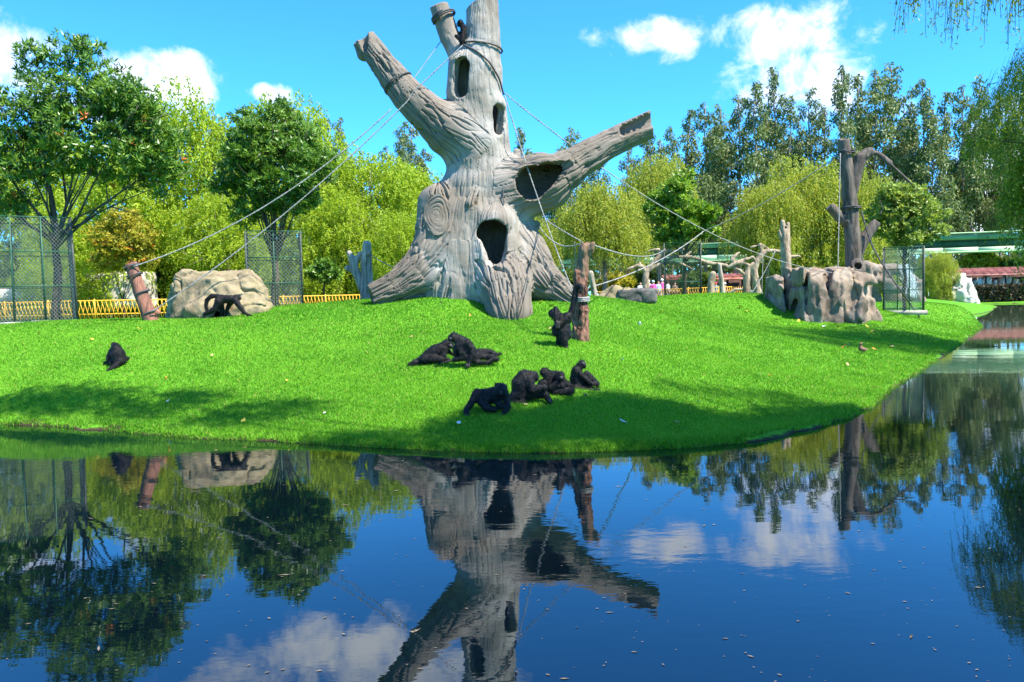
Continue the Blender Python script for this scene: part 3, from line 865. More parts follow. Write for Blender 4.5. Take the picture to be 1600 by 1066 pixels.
def build_big_tree():
    V, Q = BT.mesh(0.08)
    V, Q = subdivide(V, Q)
    V = BT.project(V)
    V, Q = subdivide(V, Q)
    V = BT.project(V)
    N = vnormals(V, Q)
    key, UV = flow_of(V)
    # the knot's grain runs in rings
    kc = np.array(W3(683, 336, -1.0)); r = V - kc
    rad = np.sqrt((r[:, 0] / 0.75) ** 2 + (r[:, 2] / 1.2) ** 2)
    ring = (rad < 0.47) & (V[:, 1] < TD + .1)
    UV[ring, 0] = rad[ring] * 1.3; UV[ring, 1] = np.arctan2(r[ring, 2], r[ring, 0]) * 0.22
    key[ring] = 8
    gr = np.array([chains[k][1] for k in range(18)])[key]
    warp = fbm(V * 0.9, 2, 21)
    u, v = UV[:, 0], UV[:, 1]
    z0 = np.zeros(len(V))
    n1 = vnoise(np.stack([u * 7.5 + warp * 1.3, v * 1.05 + warp * 0.8, key * 3.7], 1), 31)
    n2 = vnoise(np.stack([u * 18.0 - warp * 1.6, v * 1.7, key * 1.9 + 5], 1), 33)
    m1 = np.clip(0.65 + 0.9 * vnoise(np.stack([u * 1.2, v * 0.9, key * 2.2], 1), 35), 0.15, 1.2)
    cutl = np.clip(1 - np.abs(n1) / 0.15, 0, 1) * 0.085 * m1 + np.clip(1 - np.abs(n2) / 0.2, 0, 1) * 0.05
    plates = 0.024 * n1
    rings_ = np.where(ring, np.clip(1 - np.abs(np.mod(rad * 9.5 + warp * 1.5 + .55 * fbm(V * 2.3, 2, 51), 1) - .5) / .2, 0, 1) * 0.042 * np.clip(.55 + .9 * vnoise(V * 2.1, 58), 0, 1), 0)
    lump = 0.030 * fbm(V * 1.7, 3, 41)
    faint = np.exp(-(vnoise(np.stack([u * 4, v * 0.35, key * 2.0], 1), 37) / 0.06) ** 2) * 0.014
    tip = np.ones(len(V))
    for t_, R_ in ((W3(1005, 197, .3), 1.0), (W3(568, 62, -.35), .75), (W3(684, 12, .2), .4)):
        tip = np.minimum(tip, np.clip(np.linalg.norm(V - t_, axis=1) / R_ - .25, 0.22, 1))
    V = V + (N * tip[:, None]) * (np.where(ring, plates * .4 - rings_, gr * (plates - cutl)) + lump - (gr < .5) * faint)[:, None]
    N = vnormals(V, Q)
    # limbs are coloured darker and browner than the trunk; the tone fades between them
    tr_ = Sdf(); tr_.ops = [('add', chains[0][0], .1, 0)]
    dt_ = tr_(V); limbness = np.clip((dt_ - .05) / .55 + .25 * warp, 0, 1) * np.where(np.isin(key, (2, 12, 13, 14)), .35, 1.0)
    base = np.array([*P(745, 470, TD)[:2], 0]); base[2] = zland(base[0], base[1])
    root = thing('artificial_climbing_tree', 'giant grey sculpted concrete tree with dark hollows and broken limbs on the lawn mound', 'climbing tree', base)
    fk = key[Q[:, 0]]
    groups_ = [('trunk', (0, 9, 10, 12, 13, 14, 15)), ('branch', (1, 11, 16, 17)), ('branch', (2,)), ('branch', (3,)), ('root', (4,)), ('root', (5,)), ('root', (6,)), ('root', (7,)), ('knot', (8,))]
    for nm, ks in groups_:
        q = Q[np.isin(fk, ks)]
        vu = np.unique(q); mp = np.full(len(V), -1); mp[vu] = np.arange(len(vu))
        me = mesh_np(nm, V[vu], mp[q], M['bigtree'], True, {'flow': np.stack([UV[vu, 0], UV[vu, 1], key[vu] * 3.3], 1), 'limb': limbness[vu]})
        me.normals_split_custom_set_from_vertices(N[vu].astype(np.float32))
        p = link(nm, me, root)
        if ks == (1,) or 1 in ks: p['label'] = 'upturned forked limb on the left side with deeply carved bark'
        if ks == (3,): p['label'] = 'long limb reaching right with two dark hollows'
        if ks == (2,): p['label'] = 'short straight limb beside the trunk top'
    return root
big_tree = build_big_tree()

# ---------------------------------------------------------------- monkeys
def animal(label, contact, chains_, zoom, faces=(), skins=(), d=None, voxel=0.017, group='black spider monkeys of the island troop', k=0.022, lift=0.0):
    """chains_ are limbs in zoomed-photo pixels (x, y, radius, depth offset in m); contact is the photo pixel that rests on the ground."""
    zx, zy, zs = zoom
    if d is None: d = hit(*contact)
    m = d / FPX
    def cv(q):
        x, y, r = q[:3]; dd = q[3] if len(q) > 3 else 0.0
        w = P(zx + x * zs, zy + y * zs + lift, d + dd)
        return (w[0], w[1], w[2], r * zs * m)
    s = Sdf()
    for c in chains_:
        s.add([cv(q) for q in c], k)
    def shag(p):
        return 0.007 * fbm(np.stack([p[:, 0] * 22, p[:, 1] * 22, p[:, 2] * 12], 1), 2, 77)
    V, Q = s.mesh(voxel, shag)
    loc = V[np.argmin(V[:, 2])].copy(); loc[0], loc[1] = V[:, 0].mean(), V[:, 1].mean()
    t = thing('spider_monkey', label, 'monkey', loc, group)
    link('body', mesh_np('body', V, Q, M['fur']), t)
    N = vnormals(V, Q); k_ = rng.integers(0, len(V), 3600); b0 = V[k_] + rng.normal(0, .006, (3600, 3)); n_ = N[k_]
    fl_ = np.array([0, 0, -1.0]) + .5 * rng.standard_normal((3600, 3)); fl_ = fl_ - n_ * np.einsum('ij,ij->i', fl_, n_)[:, None]
    dv_ = fl_ / (np.linalg.norm(fl_, axis=1)[:, None] + 1e-6) + n_ * rng.uniform(.15, .55, 3600)[:, None]; sd2 = np.cross(dv_, n_) * .0042
    FV = np.stack([b0 - sd2 - n_ * .004, b0 + sd2 - n_ * .004, b0 + dv_ * rng.uniform(.018, .042, 3600)[:, None]], 1).reshape(-1, 3)
    link('fur', mesh_np('fur', FV, np.arange(len(FV)).reshape(-1, 3), M['fur'], False), t)['kind'] = 'stuff'
    for i, (fc, nm, mt) in enumerate([(f, 'face', 'monkey_face') for f in faces] + [(f, 'hand', 'monkey_skin') for f in skins]):
        b = Sdf(); b.add([cv(q) for q in fc], 0.01)
        Vv, Qq = b.mesh(0.009)
        link(nm, mesh_np(nm, Vv, Qq, M[mt]), t)
    return t
# walking on all fours in front of the rounded boulder
animal('black spider monkey walking on all fours in front of the tan boulder', (352, 497), [
    [(862, 437, 52), (930, 440, 50), (1000, 440, 48), (1052, 440, 46)], [(1050, 425, 34), (1082, 412, 33), (1100, 425, 22)],
    [(835, 400, 26), (765, 400, 25), (712, 450, 24), (697, 520, 22), (715, 578, 15)],
    [(850, 465, 48, -.06), (812, 555, 34, -.08), (745, 590, 24, -.08), (686, 612, 20, -.08), (680, 655, 15, -.08), (700, 688, 13, -.12)],
    [(868, 470, 42, .08), (893, 560, 30, .1), (886, 652, 18, .1), (905, 655, 12, .02)],
    [(1050, 455, 38, -.06), (1105, 530, 28, -.08), (1150, 590, 23, -.08), (1195, 625, 17, -.08), (1238, 630, 10, -.1)],
    [(1000, 465, 36, .08), (955, 550, 24, .1), (938, 650, 17, .1), (950, 655, 12, .02)]],
    (230, 410, .13125), faces=[[(1103, 418, 14, -.02), (1110, 428, 12, -.02)]], skins=[[(1215, 632, 11, -.09), (1245, 630, 8, -.1)]], d=hit(352, 497) + .1)
animal('lone black monkey sitting with its back turned and tail trailing down the grass', (190, 571), [
    [(660, 600, 150), (630, 480, 150), (600, 370, 112)], [(575, 300, 82, .05), (545, 270, 62, .08), (530, 262, 50, .12)],
    [(500, 390, 62), (440, 490, 52), (400, 580, 45), (440, 640, 40)], [(570, 560, 80), (490, 610, 50, -.05), (465, 680, 36, -.08)], [(480, 640, 46, .05), (400, 660, 42, .1), (320, 670, 26, .1)],
    [(740, 560, 90, .1), (830, 580, 45, .12), (868, 545, 20, .14)],
    [(690, 620, 62, -.08), (600, 705, 60, -.14), (510, 770, 48, -.2), (400, 860, 36, -.26), (300, 930, 30, -.3), (220, 948, 24, -.3)]],
    (140, 520, .07037))
zA = (625, 505, .10625)
animal('black monkey lying down to the left and grooming its companion\'s chest', (660, 570), [
    [(330, 560, 80, .05), (430, 470, 90), (530, 410, 100), (610, 380, 92)], [(650, 330, 70), (700, 300, 66), (735, 310, 52)], [(740, 330, 40), (760, 345, 30)],
    [(650, 390, 62, -.05), (640, 460, 48, -.08), (650, 525, 36, -.1), (720, 540, 26, -.1)], [(690, 400, 40, .1), (750, 440, 28, .1), (800, 465, 24, .1)],
    [(370, 530, 74, -.05), (480, 520, 58, -.1), (595, 530, 52, -.12)], [(600, 540, 46, -.12), (600, 615, 30, -.14), (700, 632, 18, -.16), (750, 630, 14, -.16)],
    [(310, 560, 62, .05), (220, 590, 56), (150, 630, 44)], [(240, 620, 36), (300, 600, 24)]],
    zA, faces=[[(742, 335, 30, -.07), (750, 350, 26, -.06)]], skins=[[(600, 632, 14, -.18), (735, 632, 15, -.18)], [(660, 575, 15, -.16), (790, 545, 18, -.16)]])
animal('black monkey reclining with legs stretched right while another grooms it', (735, 573), [
    [(1090, 500, 90), (1030, 420, 100), (950, 310, 100), (880, 260, 84)], [(850, 240, 66), (790, 205, 72), (765, 215, 62), (740, 235, 40)],
    [(1000, 300, 60, -.08), (1070, 380, 46, -.1), (1065, 470, 40, -.12), (1020, 560, 40, -.12), (1000, 625, 28, -.15)], [(900, 330, 60, -.05), (900, 430, 46, -.08), (970, 470, 40, -.08)],
    [(1100, 440, 64, .1), (1220, 420, 52, .12), (1330, 425, 40, .12), (1430, 465, 28, .1), (1480, 450, 20, .1)],
    [(1080, 545, 36, -.05), (1180, 585, 30, -.08), (1290, 575, 30, -.08), (1370, 530, 40, -.05), (1425, 530, 36, -.05)], [(1100, 480, 70), (1250, 490, 46, .02), (1380, 500, 40, .02)],
    [(1000, 500, 62, -.05), (900, 510, 50, -.06), (800, 540, 36, -.06)], [(860, 320, 60, -.03), (820, 400, 48, -.02), (830, 470, 40)]],
    zA, faces=[[(745, 232, 30, -.06), (740, 246, 24, -.06)]], skins=[[(975, 600, 12, -.16), (972, 642, 9, -.18)], [(995, 605, 12, -.18), (995, 650, 9, -.2)], [(1015, 605, 12, -.18), (1018, 640, 9, -.2)]])
zB = (710, 555, .15)
animal('black monkey crouching low and facing the pond with a pale grey face', (725, 648), [
    [(255, 430, 75, .1), (350, 430, 82, .05), (440, 410, 84)], [(460, 380, 62, -.05), (490, 365, 60, -.1), (500, 345, 50, -.1)],
    [(240, 390, 46, .05), (195, 470, 38), (125, 565, 30, -.05), (118, 600, 26, -.08), (150, 632, 18, -.1)],
    [(520, 380, 40), (548, 460, 32), (560, 540, 32, -.05), (520, 590, 26, -.1), (485, 622, 14, -.12)],
    [(300, 490, 60, -.02), (330, 545, 38, -.08), (420, 562, 28, -.1)], [(450, 480, 44, -.02), (470, 530, 32, -.05), (560, 525, 26, -.05)],
    [(470, 320, 14, .15), (430, 318, 14, .15), (425, 300, 13, .15), (465, 295, 13, .15), (500, 315, 14, .15)]],
    zB, faces=[[(487, 380, 22, -.165), (486, 402, 17, -.165)]], skins=[[(500, 605, 14, -.12), (475, 628, 9, -.14)], [(120, 625, 16, -.1), (160, 635, 10, -.12)]])
animal('black monkey hunched forward with broad shining back, grooming beside the crouching one', (830, 628), [
    [(690, 400, 92), (690, 300, 98), (730, 235, 84)], [(790, 215, 60), (825, 215, 50), (838, 235, 44)],
    [(765, 260, 60, -.06), (810, 360, 44, -.1), (930, 335, 36, -.1)], [(900, 350, 36), (955, 420, 34, -.05), (990, 475, 30, -.1), (1005, 490, 18, -.1)],
    [(660, 400, 60, -.04), (600, 450, 46, -.08), (590, 500, 34, -.1), (660, 505, 38, -.12), (720, 495, 36, -.1)], [(740, 400, 70), (840, 400, 56), (930, 405, 46)],
    [(590, 500, 32, -.1), (560, 545, 26, -.1)]],
    zB, skins=[[(985, 470, 20, -.12), (1000, 492, 14, -.14)]])
animal('black monkey seen from behind between the hunched monkey and its dozing neighbour', (862, 612), [
    [(985, 370, 70), (990, 300, 74), (1000, 230, 68)], [(965, 200, 48), (938, 178, 50, .02)], [(920, 300, 50, -.05), (925, 360, 40, -.06), (985, 390, 34, -.08)], [(1050, 220, 60, .06), (1060, 330, 60, .06)]],
    zB)
animal('black monkey dozing with drooped head and arms stretched right along the grass', (880, 614), [
    [(1050, 340, 66), (1070, 280, 60), (1085, 250, 52)], [(1095, 225, 50, -.08), (1110, 210, 42, -.1), (1118, 228, 32, -.12)],
    [(1120, 265, 40), (1180, 310, 34), (1235, 340, 24), (1245, 348, 16)], [(1010, 330, 44, -.1), (1080, 298, 34, -.14), (1130, 310, 30, -.12), (1100, 355, 34, -.1)],
    [(1050, 370, 46, -.1), (1130, 382, 36, -.12), (1205, 378, 30, -.12), (1235, 378, 18, -.12)]],
    zB, faces=[[(1112, 238, 22, -.2)]], skins=[[(1160, 352, 14, -.12), (1190, 345, 12, -.12)]])
animal('black monkey sitting upright on the right end of the group with one leg stretched', (912, 604), [
    [(1290, 320, 70), (1270, 240, 66), (1272, 170, 56)], [(1300, 125, 42), (1328, 90, 42), (1345, 110, 30)],
    [(1265, 150, 36, -.06), (1330, 220, 28, -.1), (1400, 280, 24, -.1), (1450, 305, 20, -.1)], [(1320, 320, 46), (1350, 250, 36, -.02), (1380, 195, 34, -.02), (1440, 255, 32, -.03), (1485, 300, 28, -.05), (1490, 318, 18, -.05)],
    [(1260, 345, 40, -.1), (1350, 365, 34, -.12), (1440, 365, 24, -.12), (1500, 375, 24, -.12), (1520, 392, 18, -.12)], [(1300, 360, 40), (1400, 320, 34)]],
    zB, faces=[[(1340, 92, 24, -.04), (1352, 108, 20, -.03)]], skins=[[(1495, 380, 20, -.15), (1522, 392, 16, -.15)]])
animal('black monkey standing upright and gripping the bark post with its tail', (884, 544), [
    [(255, 905, 62), (235, 830, 66), (205, 760, 60)], [(165, 725, 48, .05), (140, 700, 36, .1), (128, 712, 32, .1)],
    [(190, 740, 40, -.06), (168, 665, 24, -.1), (166, 720, 24, -.14), (180, 800, 20, -.16)], [(275, 740, 44, -.06), (230, 790, 26, -.12), (180, 825, 22, -.16)],
    [(240, 880, 56, -.04), (246, 960, 40, -.08), (250, 1010, 30, -.08), (268, 1032, 18, -.12)], [(220, 890, 52, .05), (200, 960, 32, .06), (195, 1000, 20, .05)], [(165, 850, 36), (170, 890, 36)],
    [(280, 770, 36), (318, 690, 34), (340, 600, 30), (350, 500, 27), (368, 458, 24, -.02), (395, 448, 20, -.06), (408, 475, 18, -.08), (398, 510, 14, -.1)]],
    (840, 370, .169), skins=[[(178, 790, 14, -.2), (176, 838, 12, -.2)], [(192, 795, 13, -.2), (195, 840, 11, -.2)]], d=hit(884, 544) + .1)
animal('small black monkey perched high in the fork near the big tree\'s top', (722, 60), [
    [(600, 620, 46), (625, 520, 42), (620, 430, 42), (600, 390, 38)], [(575, 360, 46), (560, 375, 36)], [(600, 610, 40), (560, 590, 30), (510, 560, 24)], [(620, 440, 30), (600, 500, 24), (555, 510, 18)], [(600, 640, 40), (610, 665, 30)]],
    (660, -1, .103), d=TD - .42, voxel=0.02)

# ---------------------------------------------------------------- foliage
def unit(v): return v / (np.linalg.norm(v, axis=-1, keepdims=True) + 1e-9)
def rand_dir(n):
    return unit(rng.standard_normal((n, 3)))
def leaf_faces(pos, d, side, L, Wd, tint):
    """Diamond leaves: base, two shoulders, tip, bent along the midrib."""
    L = np.broadcast_to(L, len(pos))[:, None]; Wd = np.broadcast_to(Wd, len(pos))[:, None]
    nrm = np.cross(d, side)
    mid = pos + d * L * 0.45 + nrm * L * 0.06
    V = np.stack([pos, mid + side * Wd, pos + d * L - nrm * L * 0.05, mid - side * Wd], 1).reshape(-1, 3)
    return V, np.arange(len(V)).reshape(-1, 4), np.repeat(tint, 4)
def lobe_points(lobes, n, shell=0.35):
    """Points in a union of ellipsoids (cx, cy, cz, rx, ry, rz), biased towards the outside."""
    L = np.array(lobes, float); w = np.prod(L[:, 3:], 1) ** 0.667; k = rng.choice(len(L), n, p=w / w.sum())
    dr = rand_dir(n); r = (shell + (1 - shell) * rng.random(n)) ** 0.6
    r = r * (0.88 + 0.26 * vnoise(dr * 2.6 + k[:, None] * 7.1, 3))
    return L[k, :3] + dr * r[:, None] * L[k, 3:], dr
def whorl_crown(lobes, n_cl, per=8, L=0.15, W=0.024, shell=0.35, warm=0.0):
    c, dr = lobe_points(lobes, n_cl, shell)
    ax = unit(dr * np.array([0.7, 0.7, 0.4]) + np.array([0, 0, 0.75]) + 0.45 * rng.standard_normal((n_cl, 3)))
    a = np.repeat(ax, per, 0); p = np.repeat(c, per, 0) + 0.03 * rng.standard_normal((n_cl * per, 3))
    rad = unit(np.cross(a, rand_dir(len(a)))); op = rng.uniform(0.25, 1.15, len(a))[:, None]
    d = unit(a * np.cos(op * 1.4) + rad * np.sin(op * 1.4)); side = unit(np.cross(d, a + 0.01))
    t = np.clip(np.repeat(np.clip(.45 + .2 * rng.standard_normal(n_cl), 0, 1), per) + 0.2 * rng.standard_normal(len(a)), 0, 0.93)
    if warm: t[np.repeat((rng.random(n_cl) < warm) & (c[:, 2] < np.quantile(c[:, 2], .55)), per)] = 1.0
    return leaf_faces(p, d, side, L * rng.uniform(0.7, 1.25, len(a)), W * rng.uniform(0.8, 1.2, len(a)), t)
def weeping_crown(lobes, n_st, per=11, drop=(0.5, 1.7), L=0.20, W=0.02, shell=0.5, sway=0.35, twig=0.0):
    c, dr = lobe_points(lobes, n_st, shell)
    ln = rng.uniform(*drop, n_st)
    out = dr * np.array([1, 1, 0.2]); hd = rand_dir(n_st) * np.array([1, 1, 0.1])
    k = np.tile(np.arange(per) / (per - 1), n_st)
    rp = lambda v: np.repeat(v, per, 0)
    f = rp(ln) * k
    p = rp(c) + rp(out) * (0.22 * np.sin(k * 1.6) * rp(ln))[:, None] + rp(hd) * (sway * 0.5 * k * rp(ln))[:, None] + np.array([0, 0, 1.0]) * (0.16 * np.sin(k * 3.1) * rp(ln) - f)[:, None]
    q = p.reshape(n_st, per, 3).copy()
    p += 0.03 * rng.standard_normal(p.shape)
    d = unit(rp(hd) * 0.25 + rand_dir(len(p)) * 0.75 + np.array([0, 0, -0.75])); side = unit(np.cross(d, rand_dir(len(p))))
    t = np.clip(rp(np.clip(.5 + .22 * rng.standard_normal(n_st), 0, 1)) + 0.13 * rng.standard_normal(len(p)), 0, 0.94)
    V, Q, tt = leaf_faces(p, d, side, L * rng.uniform(0.7, 1.3, len(p)), W * rng.uniform(0.8, 1.25, len(p)), t)
    if twig:
        up = np.concatenate([q[:, :1] + np.array([.15, .05, .35]), q], 1); o = np.array([twig, 0, 0])
        a, b = up[:, :-1].reshape(-1, 3), up[:, 1:].reshape(-1, 3)
        tv = np.stack([a - o, a + o, b + o, b - o], 1).reshape(-1, 3)
        Q = np.vstack([Q, np.arange(len(tv)).reshape(-1, 4) + len(V)]); V = np.vstack([V, tv]); tt = np.concatenate([tt, np.zeros(len(tv))])
    return V, Q, tt
def crown_obj(name, data, mat, parent):
    V, Q, t = data
    return link(name, mesh_np(name, V, Q, mat, False, {'tint': t}), parent)
def limbs_mesh(base, r0, fork, tips, r1=0.02, wob=0.12, mb=None, n=7, twigs=2):
    """Trunk from base to fork, then one bending limb to each tip."""
    mb = mb or MB(); base, fork = np.array(base, float), np.array(fork, float); h = np.linalg.norm(fork - base)
    pts = [base + (fork - base) * s + np.array([rng.normal(0, wob * .25), rng.normal(0, wob * .25), 0]) * math.sin(s * math.pi) for s in np.linspace(0, 1, 6)]
    mb.tube(pts, [r0 * (1.35 if i == 0 else 1) * (1 - .07 * i) for i in range(6)], 9, jitter=0.04)
    for tp in tips:
        tp = np.array(tp, float); s0 = rng.uniform(0.72, 1.0); st = base + (fork - base) * s0
        md = st + (tp - st) * 0.45 + np.array([0, 0, 0.12]) * np.linalg.norm(tp - st) * rng.uniform(-.2, 1)
        q = [st, st + (md - st) * .5 + rng.normal(0, wob * .3, 3), md, md + (tp - md) * .5 + rng.normal(0, wob * .4, 3), tp]
        rr = r0 * rng.uniform(.20, .40)
        mb.tube(q, [rr, rr * .8, rr * .6, rr * .36, r1], n)
        for _ in range(twigs):
            e = md + (tp - md) * rng.uniform(.1, .6); g = e + unit(tp - st + rng.normal(0, 1.0, 3) * np.linalg.norm(tp - st) * .5) * np.linalg.norm(tp - st) * rng.uniform(.3, .5)
            mb.tube([e, (e + g) / 2 + rng.normal(0, wob * .3, 3), g], [rr * .42, rr * .26, r1 * .7], 5)
    return mb
def px_lobes(L, d):
    """Lobes given in photo pixels (x, y, rx, ry, depth offset m, depth radius m)."""
    out = []
    for (x, y, rx, ry, dd, rd) in L:
        q = P(x, y, d + dd); out.append((*q, rx * mpp(d), rd, ry * mpp(d)))
    return out

# -- the two evergreen trees in wire cages on the left, and the two on the right
def caged_tree(name, label, px, d, lobes, fork_py, mat, n_cl, per, L, W, r0, warm=0.0, ntips=14, shell=.35, bark='bark_dark'):
    g = ground_at(px, d); fork = P(px, fork_py, d); lw = px_lobes(lobes, d)
    t = thing(name, label, 'tree', g)
    c_, dr_ = lobe_points(lw, 46, .75); m0 = np.mean([l[3] for l in lw])
    lw = [(*l[:3], *(np.array(l[3:]) * .80)) for l in lw] + [(*q, *(m0 * rng.uniform(.22, .42) * np.array([1.1, 1.1, .75]))) for q in c_]
    tips, _ = lobe_points(lw, ntips, .3)
    limbs_mesh(g - np.array([0, 0, .1]), r0, fork, tips, 0.012, .34 if r0 == .14 and warm else .10).build('trunk', M[bark], t)
    crown_obj('crown', whorl_crown(lw, n_cl, per, L, W, shell, warm), M[mat], t)
    return t
caged_tree('rhododendron_tree', 'tall spreading dark evergreen tree with a few orange blossoms rising from the left cage', 88, 24.4, [
    (107, 86, 56, 38, 0, 1.1), (162, 126, 65, 42, 0.2, 1.3), (89, 147, 86, 50, -0.2, 1.5), (205, 166, 65, 46, 0, 1.3), (16, 189, 92, 52, -0.2, 1.6), (126, 205, 103, 52, -0.4, 1.7), (229, 216, 67, 42, 0, 1.3), (52, 258, 103, 44, -0.3, 1.7), (186, 265, 97, 38, 0.2, 1.4), (-58, 252, 76, 74, 0, 1.6), (4, 315, 76, 27, 0, 1.4), (254, 268, 49, 27, 0.2, 1.0), (-94, 179, 76, 63, 0.3, 1.5)], 350, 'rhodo', 4300, 8, 0.20, 0.028, 0.14, 0.016, 20)
caged_tree('rounded_tree', 'dense round dark evergreen tree growing out of the cage behind the tan boulder', 430, 31.5, [
    (425, 185, 42, 26, 0, 1.1), (395, 215, 58, 36, -.2, 1.4), (462, 215, 52, 40, 0, 1.4), (425, 245, 85, 46, -.4, 1.9), (375, 265, 48, 42, 0, 1.5), (485, 258, 42, 46, 0, 1.3), (425, 295, 88, 36, -.3, 1.9),
    (395, 325, 58, 24, 0, 1.4), (455, 322, 52, 24, 0, 1.3)], 385, 'rhodo', 3700, 8, 0.20, 0.029, 0.17, 0.0, 16)
caged_tree('bright_leafed_tree', 'bright green bushy tree in the middle cage before the green bridge', 1070, 46, [
    (1062, 285, 22, 20, 0, 1.0), (1050, 305, 38, 24, 0, 1.3), (1040, 335, 34, 24, 0, 1.3), (1075, 330, 46, 24, -.3, 1.5), (1098, 335, 26, 20, 0, 1.0), (1060, 362, 44, 20, 0, 1.5), (1045, 375, 28, 14, 0, 1.0), (1100, 360, 20, 12, 0, .8)], 392, 'glossy', 2300, 7, 0.26, 0.05, 0.14)
caged_tree('round_young_tree', 'young tree with a round speckled crown above the pale cage on the right', 1413, 37.5, [
    (1412, 302, 42, 22, 0, 1.2), (1385, 322, 34, 28, 0, 1.1), (1440, 325, 38, 28, 0, 1.2), (1412, 340, 58, 34, -.3, 1.5), (1380, 356, 26, 20, 0, .9), (1446, 358, 34, 20, 0, 1.0), (1412, 372, 40, 18, 0, 1.1)], 395, 'citrus', 2500, 8, 0.15, 0.036, 0.10, 0, 14)

# -- weeping willows behind the fence and across the enclosure
def willow_proto(name, seed_lobes, n_st, mat, h, drop, L, W, per=10):
    t = thing('weeping_willow', 'willow', 'tree', (0, 0, 0))
    tips, _ = lobe_points(seed_lobes, 12, .2)
    a = limbs_mesh((0, 0, -.2), h * .024, (0.1, 0, h * .33), tips, 0.02, .4).build('trunk', M['bark_grey'], t)
    b = crown_obj('crown', weeping_crown(seed_lobes, n_st, per, drop, L, W), M[mat], t)
    return t, [a, b]
def blob_lobes(h, r, n, low=0.22, top_narrow=0.55, flat=1.0):
    out = []
    for i in range(n):
        z = h * (low + (0.93 - low) * (i + .5) / n); f = 1 - (max(z / h - .45, 0) / .5) ** 2 * top_narrow
        a = i * 2.4 + rng.uniform(-.5, .5); q = r * f * rng.uniform(.35, .82)
        s = r * rng.uniform(.30, .46) * (30 / max(n, 20)) ** .4
        out.append((q * math.cos(a), q * math.sin(a) * flat, z, s * 1.15, s * 1.15, s * rng.uniform(.75, 1.0)))
    return out
protos = {}
for k in range(3):
    protos['a%d' % k] = willow_proto('w', blob_lobes(13.0, 5.0, 58, .06), 6200, 'willow', 13, (.25, 1.0), 0.22, 0.048, 8)
for k in range(3):
    protos['b%d' % k] = willow_proto('w', blob_lobes(11.0, 4.6, 30, .14), 4200, 'willow2', 11, (.5, 2.3), 0.24, 0.042, 11)
for k in range(2):
    protos['c%d' % k] = willow_proto('w', blob_lobes(11.0, 4.6, 26, .46), 3600, 'willow2', 11, (.5, 1.9), 0.24, 0.042, 11)
used = set()
def put_willow(kind, px, d, top_py, h0, rot, sx, label, group):
    g = ground_at(px, d); top = P(px, top_py, d)[2]; s = (top - g[2]) / h0
    src, parts = protos[kind]
    if kind not in used:
        used.add(kind); src.location = [float(v) for v in g]; src.rotation_euler = (0, 0, rot); src.scale = (s * sx, s * sx, s); src['label'] = label; src['group'] = group
        return src
    return copy_tree(src, parts, g, rot, (s * sx, s * sx, s), label, group)
GL, GR_ = 'yellow green willows behind the left fence', 'pale weeping willows across the middle and right'
lw = [('a0', 290, 46, 150, 0, 1.0, 'tallest yellow green willow, rising between the two caged evergreens'),
      ('a1', 455, 48, 158, 1, .95, 'feathery yellow green willow filling the space above the round caged evergreen'),
      ('a2', 185, 43, 225, 2, 1.15, 'yellow green willow behind the tall orange blossomed tree'),
      ('a0', 60, 47, 200, 3, 1.1, 'yellow green willow at the far left behind the tall caged tree'),
      ('a1', 590, 47, 240, 4, 1.1, 'yellow green willow just left of the concrete tree\'s upturned limb'),
      ('a2', 665, 50, 262, 5, 1.1, 'yellow green willow half hidden behind the concrete tree trunk'),
      ('a0', 530, 44, 305, 6, 1.25, 'lower yellow green willow behind the hollow forked stump'),
      ('a1', 355, 42, 300, 7, 1.25, 'lower yellow green willow behind the tan boulder'),
      ('a2', 110, 40, 345, .5, 1.3, 'low yellow green willow behind the yellow lattice at the left'),
      ('a0', 640, 41, 330, 1.5, 1.2, 'low yellow green willow beside the concrete tree\'s left root')]
for (k, px, d, tp, ro, sx, lb) in lw: put_willow(k, px, d, tp, 12.7, ro, sx, lb, GL)
rw = [('c0', 945, 56, 272, 0, .95, 'weeping willow below the long hollow right limb'),
      ('c1', 1030, 66, 232, 1, .75, 'slim weeping willow topping the trees behind the bright leafed cage tree'),
      ('c1', 1200, 60, 275, 2, .85, 'weeping willow left of the tall weathered post'),
      ('b0', 1255, 62, 236, 3, .9, 'tallest weeping willow, between the weathered post and the dark dead tree'),
      ('b1', 1345, 60, 262, 4, .75, 'weeping willow behind the dark dead tree\'s drooping branch'),
      ('b2', 1462, 88, 388, 5, 1.0, 'small rounded weeping willow in front of the red roof'),
      ('c0', 838, 70, 330, 2.9, .8, 'weeping willow seen under the concrete tree\'s right limb')]
for (k, px, d, tp, ro, sx, lb) in rw: put_willow(k, px, d, tp, 11.6, ro, sx, lb, GR_)

# -- the two willows of the near right bank, reaching into the picture and shading the lawn
def near_willow(label, base, crowns, h=5, r0=.26, mat='willow4'):
    """crowns: (lobes, strands, drop range, leaf length, half width, leaves per strand) for each stretch of the crown."""
    g = np.array([base[0], base[1], float(zland(base[0], base[1]))])
    t = thing('overhanging_willow', label, 'tree', g, 'willows of the near right bank')
    limbs_mesh(g - np.array([0, 0, .2]), r0, g + np.array([-.3, .3, h]), [np.array(l[:3]) for c in crowns for l in c[0]], .02, .35, twigs=0).build('trunk', M['bark_dark'], t)
    for i, (lo, n, drop, L, W, per) in enumerate(crowns):
        crown_obj('crown' if i == 0 else 'hanging_spray', weeping_crown(lo, n, per, drop, L, W, .15, twig=0.004 if n < 700 else 0.0), M[mat], t)
    return t
bl = px_lobes([(1650, 250, 62, 85, 0, 2.0), (1610, 285, 38, 55, .3, 1.2), (1660, 335, 50, 50, .5, 1.5), (1720, 180, 100, 120, .5, 3)], 25)
